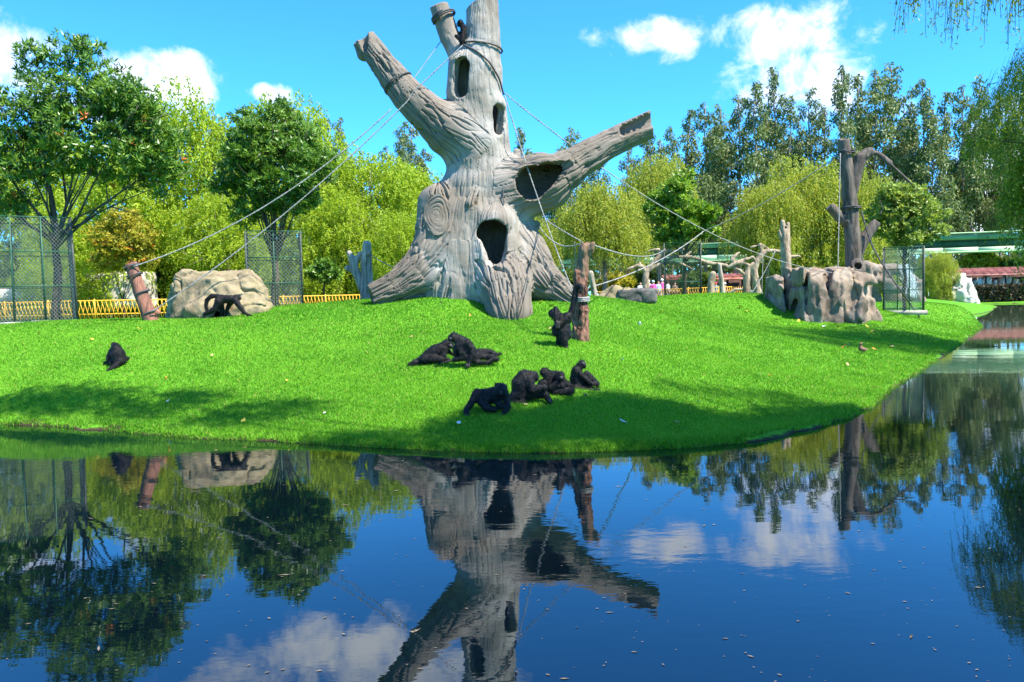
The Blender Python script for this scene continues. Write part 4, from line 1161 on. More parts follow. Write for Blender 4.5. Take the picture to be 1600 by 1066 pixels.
bs = px_lobes([(1610, 120, 70, 36, -.5, 1.4), (1560, 165, 50, 24, -1, 1.0), (1660, 90, 80, 50, 0, 1.8), (1585, 205, 40, 30, 0, 1.0), (1530, 215, 30, 20, -.5, .8)], 25)
bt = [(17.5, 23.5, 13.0, 2.6, 2.6, 1.4), (20.5, 24, 13.8, 3.0, 3.0, 1.6), (16.2, 20.3, 12.5, 2.0, 1.4, 1.0), (19, 21, 11.5, 2.4, 2.2, 1.3)]
near_willow('olive green willow leaning in from the right edge with trailing sprays over the water', (20.8, 25.5),
            [(bl, 3000, (.5, 2.0), .14, .022, 14), (bs, 620, (.4, 1.7), .13, .017, 14), (bt, 2600, (.4, 1.4), .15, .022, 12)], 6)
a0 = [(9.6, 9.5, 8.2, 1.9, 1.6, .9), (6.6, 8.6, 9.2, 1.9, 1.6, .9), (8.4, 7.6, 9.6, 2.2, 1.5, .9), (5.0, 8.0, 9.6, 1.5, 1.1, .7), (7.6, 8.6, 10.4, 1.8, 1.2, .8), (9.8, 8.2, 9.6, 1.6, 1.2, .8)]
a1 = [(6.25, 12.0, 6.75, .5, .5, .16), (7.2, 12.1, 6.7, .7, .6, .2), (8.2, 11.9, 6.8, .7, .8, .25)]
a2 = [(3.0, 7.6, 9.9, 1.2, .8, .5), (1.4, 9.4, 10.6, 1.3, .7, .5), (-.4, 10.3, 11.0, 1.4, .7, .45), (-2.2, 10.9, 10.9, 1.2, .6, .4), (-3.6, 11.2, 10.6, 1.1, .5, .4)]
near_willow('willow overhead whose hanging sprays enter the sky at the upper right corner', (10.5, 4.2),
            [(a0, 11000, (.25, 1.0), .10, .016, 13), (a1, 190, (.25, .95), .085, .010, 15), (a2, 1500, (.25, .9), .10, .016, 13)], 7, .15)

# -- eucalyptus row
def euca_proto(h, n):
    t = thing('eucalyptus_tree', 'slender eucalyptus', 'tree', (0, 0, 0))
    mb = MB(); mb.tube([(rng.normal(0, .12), rng.normal(0, .12), z) for z in np.linspace(-.3, h * .96, 8)], np.linspace(.26, .05, 8), 6)
    lob = []
    m = int(rng.integers(22, 30))
    for i in range(m):
        f = (i + .5) / m; z = h * (.30 + .68 * f); r = (3.1 * (1 - f) ** .65 + .42) * rng.uniform(.5, 1.3); a = rng.uniform(0, 6.28); q = r * rng.uniform(.3, 1.05)
        c = np.array([q * math.cos(a), q * math.sin(a), z]); lob.append((*c, r * .52 + .30, r * .52 + .30, r * .55 + .5))
        mb.tube([(0, 0, z - 1.2), c * np.array([.5, .5, 1]) - np.array([0, 0, .5]), c], [.07, .05, .02], 4)
    c, dr = lobe_points(lob, n, .15)
    d = unit(rand_dir(n) * .7 + np.array([0, 0, -.7])); side = unit(np.cross(d, rand_dir(n)))
    tint = np.clip(.45 + .3 * rng.standard_normal(n), 0, .94)
    a_ = mb.build('trunk', M['bark_grey'], t)
    b_ = crown_obj('crown', leaf_faces(c, d, side, rng.uniform(.35, .75, n), rng.uniform(.07, .13, n), tint), M['euca'], t)
    return t, [a_, b_]
ep = [euca_proto(30, 5600) for _ in range(5)]
eu = [(1052, 205, 0), (1078, 178, 1), (1104, 168, 2), (1128, 172, 3), (1156, 155, 4), (1183, 137, 0), (1213, 112, 1), (1236, 158, 2), (1266, 146, 3), (1290, 172, 4), (1315, 113, 0), (1340, 126, 1), (1368, 118, 2),
      (1392, 106, 3), (1412, 152, 4), (1441, 133, 0), (1474, 150, 1), (1502, 142, 2), (1528, 128, 3), (1562, 150, 4), (1592, 160, 0), (822, 205, 1), (806, 240, 4), (897, 206, 2), (878, 238, 3), (938, 232, 4), (1012, 192, 0), (985, 238, 3),
      (520, 190, 1), (541, 192, 2), (632, 205, 3), (650, 198, 4), (668, 240, 0), (850, 262, 2), (1118, 205, 3), (1200, 188, 4), (1352, 175, 0), (1425, 190, 1), (1456, 178, 2), (1545, 185, 4), (1250, 190, 1), (915, 262, 3), (1035, 225, 2), (612, 235, 2), (1575, 205, 1), (1515, 190, 0)]
seen = set()
LE = 'tall slender grey green eucalyptus in the row behind the enclosure'
for i, (px, tp, k) in enumerate(eu):
    d = 138 + (i * 37 % 23); g = ground_at(px, d); s = (P(px, tp, d)[2] - g[2]) / 28.6
    src, parts = ep[k]; rz = i * 1.7; sx = s * (.85 + .3 * ((i * 29) % 10) / 10)
    if k not in seen:
        seen.add(k); src.location = [float(v) for v in g]; src.rotation_euler = (0, 0, rz); src.scale = (sx, sx, s); src['label'] = LE; src['group'] = 'eucalyptus row behind the zoo'
    else:
        copy_tree(src, parts, g, rz, (sx, sx, s), LE, 'eucalyptus row behind the zoo')

# -- shrubs
def shrub(name, label, px, d, lobes, mat, n_cl, per, L, W, warm=0.0, cat='shrub', trunk=True, r0=.05, fork=None, group=None):
    g = ground_at(px, d); lw_ = px_lobes(lobes, d); t = thing(name, label, cat, g, group)
    if trunk:
        tips, _ = lobe_points(lw_, 8, .2); zf = fork if fork else g[2] + .5
        limbs_mesh(g - np.array([0, 0, .1]), r0, (g[0], g[1], zf), tips, .008).build('trunk', M['bark_dark'], t)
    crown_obj('crown', whorl_crown(lw_, n_cl, per, L, W, .3, warm), M[mat], t)
    return t
shrub('autumn_shrub', 'yellow and orange leaved small tree behind the reddish leaning post', 192, 37.5, [(190, 345, 34, 22, 0, 1), (165, 370, 34, 26, 0, 1), (222, 372, 32, 26, 0, 1), (192, 385, 48, 26, -.2, 1.2), (170, 408, 30, 20, 0, .9), (215, 408, 32, 18, 0, .9)], 'shrub', 1500, 7, .17, .036, .05, 'tree', fork=2.4)
shrub('small_dark_tree', 'small dark leaved sapling behind the yellow lattice near the hollow stump', 508, 40, [(505, 415, 17, 10, 0, .5), (492, 425, 15, 11, 0, .5), (519, 427, 17, 11, 0, .5), (506, 434, 19, 10, 0, .6)], 'rhodo', 420, 8, .22, .04, 0, 'tree', fork=P(508, 440, 40)[2])
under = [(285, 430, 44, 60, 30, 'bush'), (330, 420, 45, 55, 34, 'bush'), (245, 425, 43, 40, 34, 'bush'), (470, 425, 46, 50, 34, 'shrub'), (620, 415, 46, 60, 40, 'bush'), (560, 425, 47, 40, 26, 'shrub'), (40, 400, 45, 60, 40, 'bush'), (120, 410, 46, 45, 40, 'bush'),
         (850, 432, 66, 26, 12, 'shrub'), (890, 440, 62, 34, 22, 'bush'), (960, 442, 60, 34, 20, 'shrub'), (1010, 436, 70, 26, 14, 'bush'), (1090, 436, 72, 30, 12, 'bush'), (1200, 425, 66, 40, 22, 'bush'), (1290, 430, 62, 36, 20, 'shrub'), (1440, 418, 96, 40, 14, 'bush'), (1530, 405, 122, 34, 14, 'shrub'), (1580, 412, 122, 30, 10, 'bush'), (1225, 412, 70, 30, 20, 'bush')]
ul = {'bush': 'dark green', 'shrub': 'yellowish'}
spots = ['left of the tan boulder', 'right above the tan boulder', 'behind the reddish leaning post', 'right of the second wire cage', 'beside the concrete tree\'s left root', 'behind the hollow forked stump', 'behind the tall left cage', 'behind the autumn coloured tree',
         'under the left end of the green bridge', 'just left of the bark post', 'behind the flat tan and dark rocks', 'below the green bridge by the red pillar', 'behind the middle cage', 'behind the pale bare climbing branches', 'behind the banded rock shelter', 'behind the small waterfall',
         'above the red tiled roof by the pale rocks', 'above the red tiled roof at the right edge', 'beneath the green bridge beside the weathered post']
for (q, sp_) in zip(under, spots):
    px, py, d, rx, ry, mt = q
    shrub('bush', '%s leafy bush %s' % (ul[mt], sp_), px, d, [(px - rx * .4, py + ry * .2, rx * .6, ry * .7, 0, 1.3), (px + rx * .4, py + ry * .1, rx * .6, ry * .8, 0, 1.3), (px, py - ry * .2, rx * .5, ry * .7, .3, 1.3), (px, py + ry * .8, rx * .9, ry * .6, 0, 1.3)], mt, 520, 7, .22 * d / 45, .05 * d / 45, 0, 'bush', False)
# the far wood beyond the eucalyptus row, too distant to count
n = 40000; x = rng.uniform(-190, 190, n); y = 172 + rng.uniform(0, 14, n)
hh = 9.5 + 2.5 * vnoise(np.stack([x * .12, 0 * x, 0 * x], 1), 8)
z = 1.0 + hh * rng.random(n) ** .8
d = rand_dir(n); side = unit(np.cross(d, rand_dir(n)))
V, Q, t = leaf_faces(np.stack([x, y, z], 1), d, side, 1.3, .45, np.clip(.4 + .3 * rng.standard_normal(n), 0, .9))
link('far_wood', mesh_np('far_wood', V, Q, M['euca'], False, {'tint': t}), kind='stuff')

# ---------------------------------------------------------------- posts, dead trees, logs
def wood(pts, d, s=None, k=0.05):
    """Chain from photo pixels (x, y, radius, depth offset)."""
    return [C(q[0], q[1], q[2], q[3] if len(q) > 3 else 0.0, d) for q in pts]
def carve(name, label, cat, d, parts, mat, voxel, cuts=(), subs=(), rough=0.02, base=None, group=None, freq=4.0):
    """parts: list of (part name, [chains], material or None); every part is a separate mesh of one thing."""
    allc = [q for _, cs, _ in parts for c in cs for q in c]
    lowest = max(allc, key=lambda q: q[1])
    g = P(lowest[0], lowest[1], d + (lowest[3] if len(lowest) > 3 else 0))
    t = thing(name, label, cat, base if base is not None else g, group)
    for nm, cs, mt in parts:
        s = Sdf()
        for c in cs: s.add(wood(c, d), 0.08)
        for c, nrm, R in cuts: s.cut(c, nrm, R)
        for c in subs: s.sub(wood(c, d), 0.02)
        ph = rng.uniform(0, 50)
        V, Q = s.mesh(voxel, lambda p: rough * fbm(np.stack([p[:, 0] * freq + ph, p[:, 1] * freq, p[:, 2] * freq * .45], 1), 3, 61))
        link(nm, mesh_np(nm, V, Q, M[mt or mat]), t)
    return t
def rope_pts(a, b, sag, n=24):
    a, b = np.array(a), np.array(b); t = np.linspace(0, 1, n)[:, None]
    q = a + (b - a) * t; q[:, 2] -= (4 * sag * t * (1 - t))[:, 0]; return q
def twist_rope(mb, pts, r, n=7):
    pts = np.asarray(pts, float)
    # two strands laid round each other
    L = np.concatenate([[0], np.cumsum(np.linalg.norm(np.diff(pts, axis=0), axis=1))]); m = int(min(max(L[-1] / (r * 5), 12), 420))
    s = np.linspace(0, L[-1], m); c = np.stack([np.interp(s, L, pts[:, i]) for i in range(3)], 1)
    tg = unit(np.gradient(c, axis=0)); a = unit(np.cross(tg, np.array([.3, .9, .2]))); b = np.cross(tg, a)
    for k in (0, math.pi):
        ph = s / (r * 6.0) * 2 * math.pi / 2 + k
        mb.tube(c + (a * np.cos(ph)[:, None] + b * np.sin(ph)[:, None]) * r * .5, r * .62, 5)
    return mb
def coil(mb, c, ax, R, r, turns=3, pitch=None, ell=1.0):
    c = np.array(c); ax = unit(np.array(ax, float)); e1 = unit(np.cross(ax, [0.2, 1, 0.1])); e2 = np.cross(ax, e1)
    th = np.linspace(0, 2 * math.pi * turns, int(18 * turns)); pitch = pitch or r * 2.1
    q = c + (e1 * np.cos(th)[:, None] + e2 * np.sin(th)[:, None]) * R + ax * ((th / (2 * math.pi) - turns / 2) * pitch)[:, None]
    return mb.tube(q, r, 6)

# reddish leaning post at the left with its rope coils
gL, dL = ground(237, 501)
t = carve('leaning_post', 'short reddish timber post leaning left and wound with grey rope', 'post', dL,
          [('log', [[(238, 506, 11), (228, 478, 10.5), (214, 440, 9.5), (204, 409, 8.5)]], 'red_post'), ('stub', [[(236, 496, 7), (244, 488, 7)]], 'red_post')], 'red_post', .025,
          cuts=[(P(204, 412, dL), (-.3, 0, .95), .4)], base=gL)
for (x, y) in ((206, 416), (211, 430), (222, 457), (235, 488)): coil(MB(), P(x, y, dL), (-.33, 0, .94), 11.5 * mpp(dL), .022, 1.1, .06).build('rope_coil', M['rope_dark'], t)
# bark post in the middle
gM, dM = ground(908, 531)
t = carve('bark_post', 'upright log post with rough flaking bark and a bare sawn top', 'post', dM,
          [('bark', [[(908, 537, 12.6), (907, 505, 11.6), (907, 470, 11.4), (909, 428, 10.0)]], 'bark_post'), ('bare_top', [[(909, 430, 9.4), (912, 405, 9.6), (918, 379, 9.8)]], 'wood_bare')], 'bark_post', .02,
          cuts=[(P(918, 382, dM), (.1, 0, 1), .3)], rough=.05, freq=9.0, base=gM)
mb = MB(); coil(mb, P(907.5, 467.5, dM), (0, 0, 1), .175, .018, 3.2, .034); mb.build('rope_coil', M['rope'], t)
# hollow forked stump, left of the concrete tree
carve('hollow_stump', 'grey hollow split log standing upright with a forked pale branch at its left', 'stump', 25.0,
      [('trunk', [[(573, 470, 11), (572, 440, 9.5), (573, 400, 8), (573, 382, 6.5)]], None), ('branch', [[(566, 452, 6), (560, 432, 7), (553, 415, 6), (546, 395, 4)], [(555, 412, 5), (560, 402, 4), (563, 396, 3.5)], [(563, 438, 5), (552, 424, 4.5), (543, 419, 4)]], 'dead_grey')],
      'dead_grey', .035, subs=[[(576, 462, 4.5, -.16), (575, 430, 4.5, -.13), (575, 402, 3.5, -.1)]], base=ground_at(573, 25))
# leaning weathered stake behind the bark post
carve('small_stake', 'short thin weathered stake leaning left, tied with rope beside the flat rocks', 'post', 27.0, [('log', [[(933, 476, 5), (928, 452, 4.6), (923, 427, 4.2)]], 'dead_grey')], 'dead_grey', .025, base=ground_at(932, 27))
# posts near the climbing branches
carve('leaning_pole', 'thick pale log leaning slightly right in front of the yellow lattice', 'post', 41.0, [('log', [[(1110, 466, 6), (1111, 445, 5.5), (1114, 429, 5)]], 'dead_pale')], 'dead_pale', .04, base=ground_at(1110, 41))
carve('thin_pole', 'slender straight log rising under the bare branches by the person in teal', 'post', 42.0, [('log', [[(1129, 462, 4.5), (1127, 440, 4), (1124, 414, 3.6)]], 'dead_grey')], 'dead_grey', .035, base=ground_at(1129, 42))
carve('weathered_post', 'tall bare weathered post with a split ragged top behind the banded rock', 'post', 38.0,
      [('log', [[(1229, 440, 8), (1228, 400, 7.6), (1226, 368, 6.8), (1223, 347, 3.6)], [(1230, 380, 5), (1231, 350, 3)]], 'dead_pale'), ('stub', [[(1224, 378, 4), (1219, 366, 3), (1218, 361, 2)]], 'dead_pale'), ('branch', [[(1232, 402, 3), (1246, 400, 2), (1250, 401, 1.6)]], 'dead_pale')],
      'dead_pale', .035, subs=[[(1228, 352, 1.6, -.2), (1227, 360, 1.4, 0), (1228, 345, 2, 0)]], base=ground_at(1229, 38))
# bare climbing trees in the middle distance (zoomed-photo pixels)
def zz(L, r=1.0): return [(980 + a * .1625, 340 + b * .1625, c * .1625 * r, *( (dd,) if dd else ())) for (a, b, c, dd) in [(q + (0,))[:4] for q in L]]
carve('bare_climbing_tree', 'pale bare climbing tree with low spreading crooked branches behind the dark rock', 'climbing tree', 45.0, [
    ('trunk', [zz([(178, 720, 36), (180, 640, 32), (180, 560, 30), (190, 520, 26)])], None),
    ('branch', [zz([(182, 530, 20), (145, 470, 15), (100, 465, 14), (50, 480, 12), (0, 497, 9)]), zz([(118, 465, 10), (122, 440, 8)])], None),
    ('branch', [zz([(190, 520, 24), (262, 425, 22), (340, 345, 22), (390, 318, 16), (470, 328, 14), (540, 305, 10)]), zz([(340, 340, 14), (300, 308, 13), (215, 315, 10), (172, 345, 7)])], None),
    ('branch', [zz([(200, 515, 20), (262, 470, 17), (330, 440, 16), (420, 430, 14), (500, 440, 13), (600, 480, 11), (655, 518, 8)])], None),
    ('branch', [zz([(350, 432, 13), (440, 378, 14), (520, 378, 15), (620, 382, 17), (700, 408, 18), (780, 440, 19), (870, 445, 18), (950, 465, 17)]), zz([(560, 378, 10), (615, 330, 8)])], None)], 'dead_pale', .04, base=ground_at(1009, 45), rough=.03)
carve('knotted_climbing_tree', 'pale knotted climbing tree with two trunks and tangled bare limbs beside the rock shelter', 'climbing tree', 43.5, [
    ('trunk', [zz([(1262, 790, 60), (1245, 700, 42), (1228, 600, 38), (1215, 500, 36), (1240, 430, 34), (1285, 365, 30)])], None),
    ('trunk', [zz([(1148, 720, 38), (1150, 640, 32), (1150, 560, 30), (1165, 490, 26), (1215, 450, 22)])], None),
    ('branch', [zz([(1285, 370, 28), (1340, 325, 24), (1420, 322, 22), (1480, 335, 18), (1590, 385, 13)]), zz([(1295, 350, 20), (1285, 290, 18), (1278, 262, 12)]), zz([(1282, 262, 10), (1230, 275, 8), (1180, 292, 6)]), zz([(1282, 262, 10), (1330, 282, 9), (1358, 295, 6)])], None),
    ('branch', [zz([(1200, 480, 20), (1120, 440, 20), (1060, 432, 18), (1020, 455, 16), (965, 480, 14)]), zz([(1010, 410, 20), (1030, 375, 16), (1078, 338, 12)]), zz([(1205, 385, 16), (1150, 400, 20), (1060, 435, 20), (970, 478, 14)]), zz([(1195, 380, 14), (1235, 415, 14), (1285, 432, 12)])], None),
    ('branch', [zz([(1125, 550, 18), (1080, 510, 15), (1030, 480, 12)])], None),
    ('root', [zz([(1170, 700, 20), (1100, 690, 18), (1035, 692, 16), (1015, 740, 14)]), zz([(1035, 690, 12), (960, 735, 9)]), zz([(1200, 740, 18), (1120, 745, 12), (1070, 770, 10)])], None)], 'dead_pale', .04, base=ground_at(1180, 43.5), rough=.035)
# tall dark dead tree on the rock shelter
dR = 35.0
gR = P(1335, 432, dR)
t = carve('dark_dead_tree', 'tall dark dead tree with sawn limbs standing on the banded rock shelter', 'dead tree', dR, [
    ('trunk', [[(1337, 446, 15.5), (1334, 400, 13), (1330, 340, 11.5), (1325, 280, 10), (1321, 245, 9), (1318, 214, 7.8)]], None),
    ('branch', [[(1331, 300, 9), (1337, 270, 9.5), (1344, 248, 9.5), (1357, 238, 8)], [(1357, 238, 7), (1370, 240, 3.2), (1386, 253, 2.6), (1404, 268, 2.2), (1424, 287, 1.2)], [(1360, 237, 3), (1375, 241, 2), (1394, 254, 1.2)]], None),
    ('branch', [[(1326, 349, 9), (1311, 339, 8.5), (1295, 320, 7.4)]], None),
    ('branch', [[(1336, 400, 10), (1350, 374, 9), (1371, 346, 7.2)], [(1370, 352, 2.0), (1374, 338, 1.6), (1379, 326, 1.4), (1375, 314, 1.0)]], None),
    ('branch', [[(1342, 428, 11, -.2), (1340, 412, 9.5, -.55)]], None)], 'dead_dark', .045,
    cuts=[(P(1318, 217, dR), (-.1, -.25, 1), .5), (P(1297, 321, dR), (-.7, 0, .7), .4), (P(1371, 346, dR), (.75, -.2, .6), .3), (P(1340, 412, dR - .52), (0, -1, .25), .45)],
    subs=[[(1340, 412, 5.5, -.9), (1341, 418, 5.5, -.3)], [(1318, 205, 5, 0), (1319, 222, 5, 0)]], base=gR, rough=.03)
coil(MB(), P(1323, 238, dR), (-.1, 0, 1), .33, .035, 2.2, .07).build('rope_coil', M['rope_dark'], t)
coil(MB(), P(1330, 325, dR), (0, 0, 1), .385, .035, 1.5, .06).build('rope_coil', M['rope_dark'], t)

# ---------------------------------------------------------------- rocks
def rock(name, label, d, base_px, sdf_fn, mat, voxel, cat='boulder', amp=.09, freq=1.1, group=None, ridge=.05, strata=None):
    s = Sdf(); sdf_fn(s, lambda x, y, r=0.0, dd=0.0: C(x, y, r, dd, d))
    ph = rng.uniform(0, 90, 3)
    def ex(p):
        q = p * freq + ph; n1 = fbm(q, 4, 91)
        w = p + .5 * np.stack([vnoise(q * .8, 5), vnoise(q * .8, 6), vnoise(q * .8, 7)], 1)
        rr = np.clip(1 - np.abs(vnoise(w * freq * 1.5 * (np.array([1, 1, .45]) if strata else 1), 95)) / .09, 0, 1)
        return amp * n1 + ridge * rr + amp * .42 * fbm(p * freq * 4.3 * (np.array([1, 1, .5]) if strata else 1) + ph, 2, 97)
    V, Q = s.mesh(voxel, ex)
    g = ground_at(base_px, d)
    o = bpy.data.objects.new(name, None)
    me = mesh_np(name, V, Q, M[mat]); bpy.data.objects.remove(o)
    return tag(link(name, me, None, tuple(float(v) for v in g)), label, cat, group)
def fxy(px, d): q = P(px, 470, d); return (q[0], q[1])
def f(s, c):
    zt = lambda py: P(340, py, 22.0)[2]
    s.hull([fxy(250, 22.2), fxy(262, 21.3), fxy(330, 20.9), fxy(405, 21.0), fxy(430, 21.8), fxy(424, 23.6), fxy(262, 23.8)], zt(505), zt(423), .25, .22,
           [((*fxy(252, 22), zt(452)), (-.50, .10, .85)), ((*fxy(250, 22), zt(470)), (-.9, .1, .35)), ((*fxy(295, 21.3), zt(440)), (-.15, -.66, .74)), ((*fxy(388, 22), zt(424)), (.66, .12, .74)), ((*fxy(426, 22), zt(465)), (.92, .15, .38)), ((*fxy(375, 21.2), zt(444)), (.12, -.72, .68))])
    s.add([c(300, 487, 15, -.9), c(345, 492, 14, -.95), c(400, 485, 14, -.75)], .3); s.add([c(345, 452, 20, -.5), c(385, 455, 20, -.45)], .3)
    s.sub([c(288, 470, 2.5, -1.15), c(292, 452, 3, -1.1), c(322, 443, 2.5, -.95), c(334, 456, 2, -.95)], .05); s.sub([c(352, 462, 2, -1.0), c(372, 444, 2.5, -.9), c(398, 438, 1.5, -.7)], .05)
    s.sub([c(285, 470, 2.5, -1.1), c(280, 488, 2, -1.1)], .05); s.sub([c(305, 478, 5, -1.25), c(325, 484, 4, -1.3)], .1)
rock('boulder', 'large rounded tan boulder with dark cracks behind the walking monkey', 22.0, 340, f, 'rock_tan', .036, amp=.09, freq=1.2, ridge=.10)
def xy(px, d): q = P(px, 470, d); return (q[0], q[1])
def f(s, c):
    zt = lambda py, d=33.0: P(1280, py, d)[2]
    s.hull([xy(1193, 34.5), xy(1216, 33.0), xy(1226, 32.6), xy(1226, 36.5), xy(1200, 36.5)], zt(508), zt(431), .12, .06, [((*xy(1205, 34), zt(431)), (-.5, -.3, .8))])
    s.hull([xy(1220, 33.6), xy(1256, 31.2), xy(1262, 31.2), xy(1290, 36), xy(1226, 36.5)], zt(512), zt(421), .10, .10, [((*xy(1250, 31.6), zt(427)), (-.3, -.6, .75))])
    s.hull([xy(1255, 31.3), xy(1285, 30.9), xy(1296, 31.1), xy(1310, 36), xy(1250, 36)], zt(515), zt(426), .08, .10, [((*xy(1275, 31.4), zt(432)), (0, -.8, .7))])
    s.hull([xy(1292, 31.2), xy(1318, 30.9), xy(1336, 31.2), xy(1345, 36), xy(1285, 36)], zt(515), zt(421), .08, .09, [((*xy(1310, 31.4), zt(430)), (.1, -.8, .6))])
    s.hull([xy(1322, 31.3), xy(1352, 31.0), xy(1362, 32), xy(1364, 36), xy(1318, 36)], zt(515), zt(431), .10, .05, [((*xy(1340, 31.4), zt(437)), (.1, -.7, .7))])
    s.add([c(1322, 434, 9, -1.2), c(1358, 438, 9, -1.3), c(1372, 443, 4, -1)], .3); s.add([c(1335, 500, 13, -1.9), c(1348, 470, 10, -1.8)], .2); s.add([c(1362, 470, 8, -.4), c(1366, 500, 10, -.4)], .2)
    s.add([c(1272, 432, 12, .8), c(1320, 434, 13, .5)], .4)
    s.sub([c(1245, 470, 6, -2.3), c(1246, 515, 9, -2.3)], .08); s.sub([c(1245, 472, 7, -1.4), c(1247, 515, 10, -1.4)], .08); s.sub([c(1250, 474, 13, -.4), c(1252, 515, 16, -.4)], .1); s.sub([c(1258, 470, 18, .8), c(1258, 515, 18, .8)], .1)
    s.sub([c(1360, 470, 5, -2.3), c(1330, 488, 3, -2.2)], .2); s.sub([c(1300, 440, 4, -2.2), c(1296, 500, 3, -2.2)], .12); s.sub([c(1276, 432, 4, -2), c(1268, 470, 3, -2)], .1)
rock('rock_shelter', 'big banded brown rock shelter with a narrow dark doorway under the dark dead tree', 33.0, 1285, f, 'rock_brown', .06, 'rock shelter', amp=.10, freq=1.0, ridge=.15, strata=1)
def f(s, c):
    s.add([c(946, 465, 10), c(960, 458, 12), c(985, 462, 11)], .3); s.add([c(940, 470, 8, -.2), c(975, 470, 9, -.2)], .2)
rock('low_boulder', 'low angular tan boulder next to the dark flat rock den', 29.0, 955, f, 'rock_tan', .045, amp=.06, freq=1.6, ridge=.05)
def f(s, c):
    q = P(994, 463, 28.8); s.box((q[0], q[1] + .3, q[2]), (.62, .5, .17), .08, .1); s.sub([c(970, 470, 5, -1), c(970, 470, 5, .3)], .04)
rock('rock_den', 'dark flat topped rock den with a small opening at its left', 28.8, 994, f, 'rock_dark', .04, 'rock shelter', amp=.05, freq=1.4, ridge=.04)
def f(s, c):
    s.add([c(868, 440, 10), c(872, 440, 10)], .2)
rock('white_boulder', 'small white rounded boulder peeping over the concrete tree\'s right root', 26.0, 870, lambda s, c: s.add([c(852, 428, 8), c(858, 430, 8)], .2), 'rock_white', .04, amp=.03)
def f(s, c):
    s.add([c(60, 458, 14), c(20, 462, 14), c(-20, 465, 14)], .3); s.add([c(97, 446, 14), c(104, 470, 15)], .3); s.add([c(110, 462, 16), c(80, 478, 14)], .3)
rock('grey_rock', 'long low grey rock with a rounded knob behind the tall left cage', 40.0, 60, f, 'rock_white', .07, amp=.1, freq=1.1)
def f(s, c):
    q = P(180, 448, 41.0); s.box((q[0], q[1], q[2] - .2), (1.7, .6, .75), .15, .2)
rock('flat_grey_rock', 'square flat topped pale rock ledge behind the yellow lattice', 41.0, 180, f, 'rock_white', .07, 'boulder', amp=.1, freq=1.3)
def f(s, c):
    s.add([c(1355, 420, 13), c(1372, 425, 12), c(1400, 420, 9), c(1430, 440, 8)], .4); s.add([c(1360, 440, 14), c(1365, 468, 16)], .3); s.add([c(1385, 445, 12, .3), c(1395, 468, 14, .3)], .3); s.add([c(1365, 437, 8, -.5), c(1392, 443, 6, -.8)], .2); s.add([c(1385, 452, 8, -.6), c(1404, 452, 6, -.8)], .2); s.add([c(1425, 448, 12, .3), c(1432, 470, 14, .3)], .3)
rock('waterfall_rock', 'pale ledged rock face that carries the small waterfall behind the right cage', 46.0, 1385, f, 'rock_brown', .08, amp=.14, freq=.9, ridge=.12, strata=1)
def f(s, c):
    zt = lambda py: P(1500, py, 88)[2]
    s.hull([xy(1472, 90), xy(1487, 86.6), xy(1493, 86.6), xy(1500, 92), xy(1478, 93)], zt(474), zt(432), .3, .14)
    s.hull([xy(1488, 87), xy(1508, 86), xy(1512, 88), xy(1508, 92), xy(1490, 92)], zt(474), zt(430), .3, .10)
    s.hull([xy(1505, 87), xy(1520, 86), xy(1527, 88), xy(1518, 92), xy(1505, 92)], zt(476), zt(437), .3, .22)
rock('chalky_rock', 'tall chalky white rock on the far lawn\'s edge near the hedge', 88.0, 1500, f, 'rock_white', .14, amp=.35, freq=.5, ridge=.35)
for i, (x, w, h0) in enumerate([(1512, 9, 432), (1527, 9, 434), (1541, 9, 431), (1554, 8, 433), (1570, 10, 431), (1587, 10, 432), (1603, 10, 433)]):
    rock('wall_rock', ['stacked pale rock beside the chalky rock under the red roof', 'pale rock with a dark hole under the red roof', 'blocky pale rock in the middle of the row under the red roof', 'narrow pale rock between two blocky ones under the red roof', 'grey upright slab with a dark cleft under the red roof', 'rounded grey rock second from the picture edge under the red roof', 'last grey rock of the row at the picture edge'][i],
         107.0, x, lambda s, c: (s.add([c(x, h0 + 7, w * .7), c(x + 1, 466, w * .85)], .6), s.sub([c(x + 1, h0 + 8, 3.2, -2), c(x + 1, h0 + 8, 3.2, .6)], .1) if i in (1, 4) else None), 'rock_white', .2, 'rock', amp=.3, freq=.5, ridge=.2, group='row of rocks under the red roof')
# waterfall: a thin fan of falling water
def waterfall():
    n = 420; a = rng.random(n); top = P(1413, 412, 45.0); V, Q = [], []
    for i in range(n):
        u = rng.random() ** 1.2; x0 = rng.normal(0, .12); l = rng.uniform(.06, .3)
        p = top + np.array([x0 + .45 * u + rng.normal(0, .05 + .15 * u), -.35 * u ** .5 + rng.normal(0, .08), -1.75 * u])
        w = rng.uniform(.006, .016); V += [p + (-w, 0, 0), p + (w, 0, 0), p + (w * .6 + .06 * l, 0, -l), p + (-w * .6 + .06 * l, 0, -l)]; Q.append([4 * i, 4 * i + 1, 4 * i + 2, 4 * i + 3])
    m, nt, b = newmat('falling_water'); b.inputs['Base Color'].default_value = (.82, .88, .92, 1); b.inputs['Roughness'].default_value = .25
    tag(link('waterfall', mesh_np('waterfall', np.array(V), np.array(Q), m, False), None, tuple(float(v) for v in top)), None, None, None, 'stuff')
waterfall()

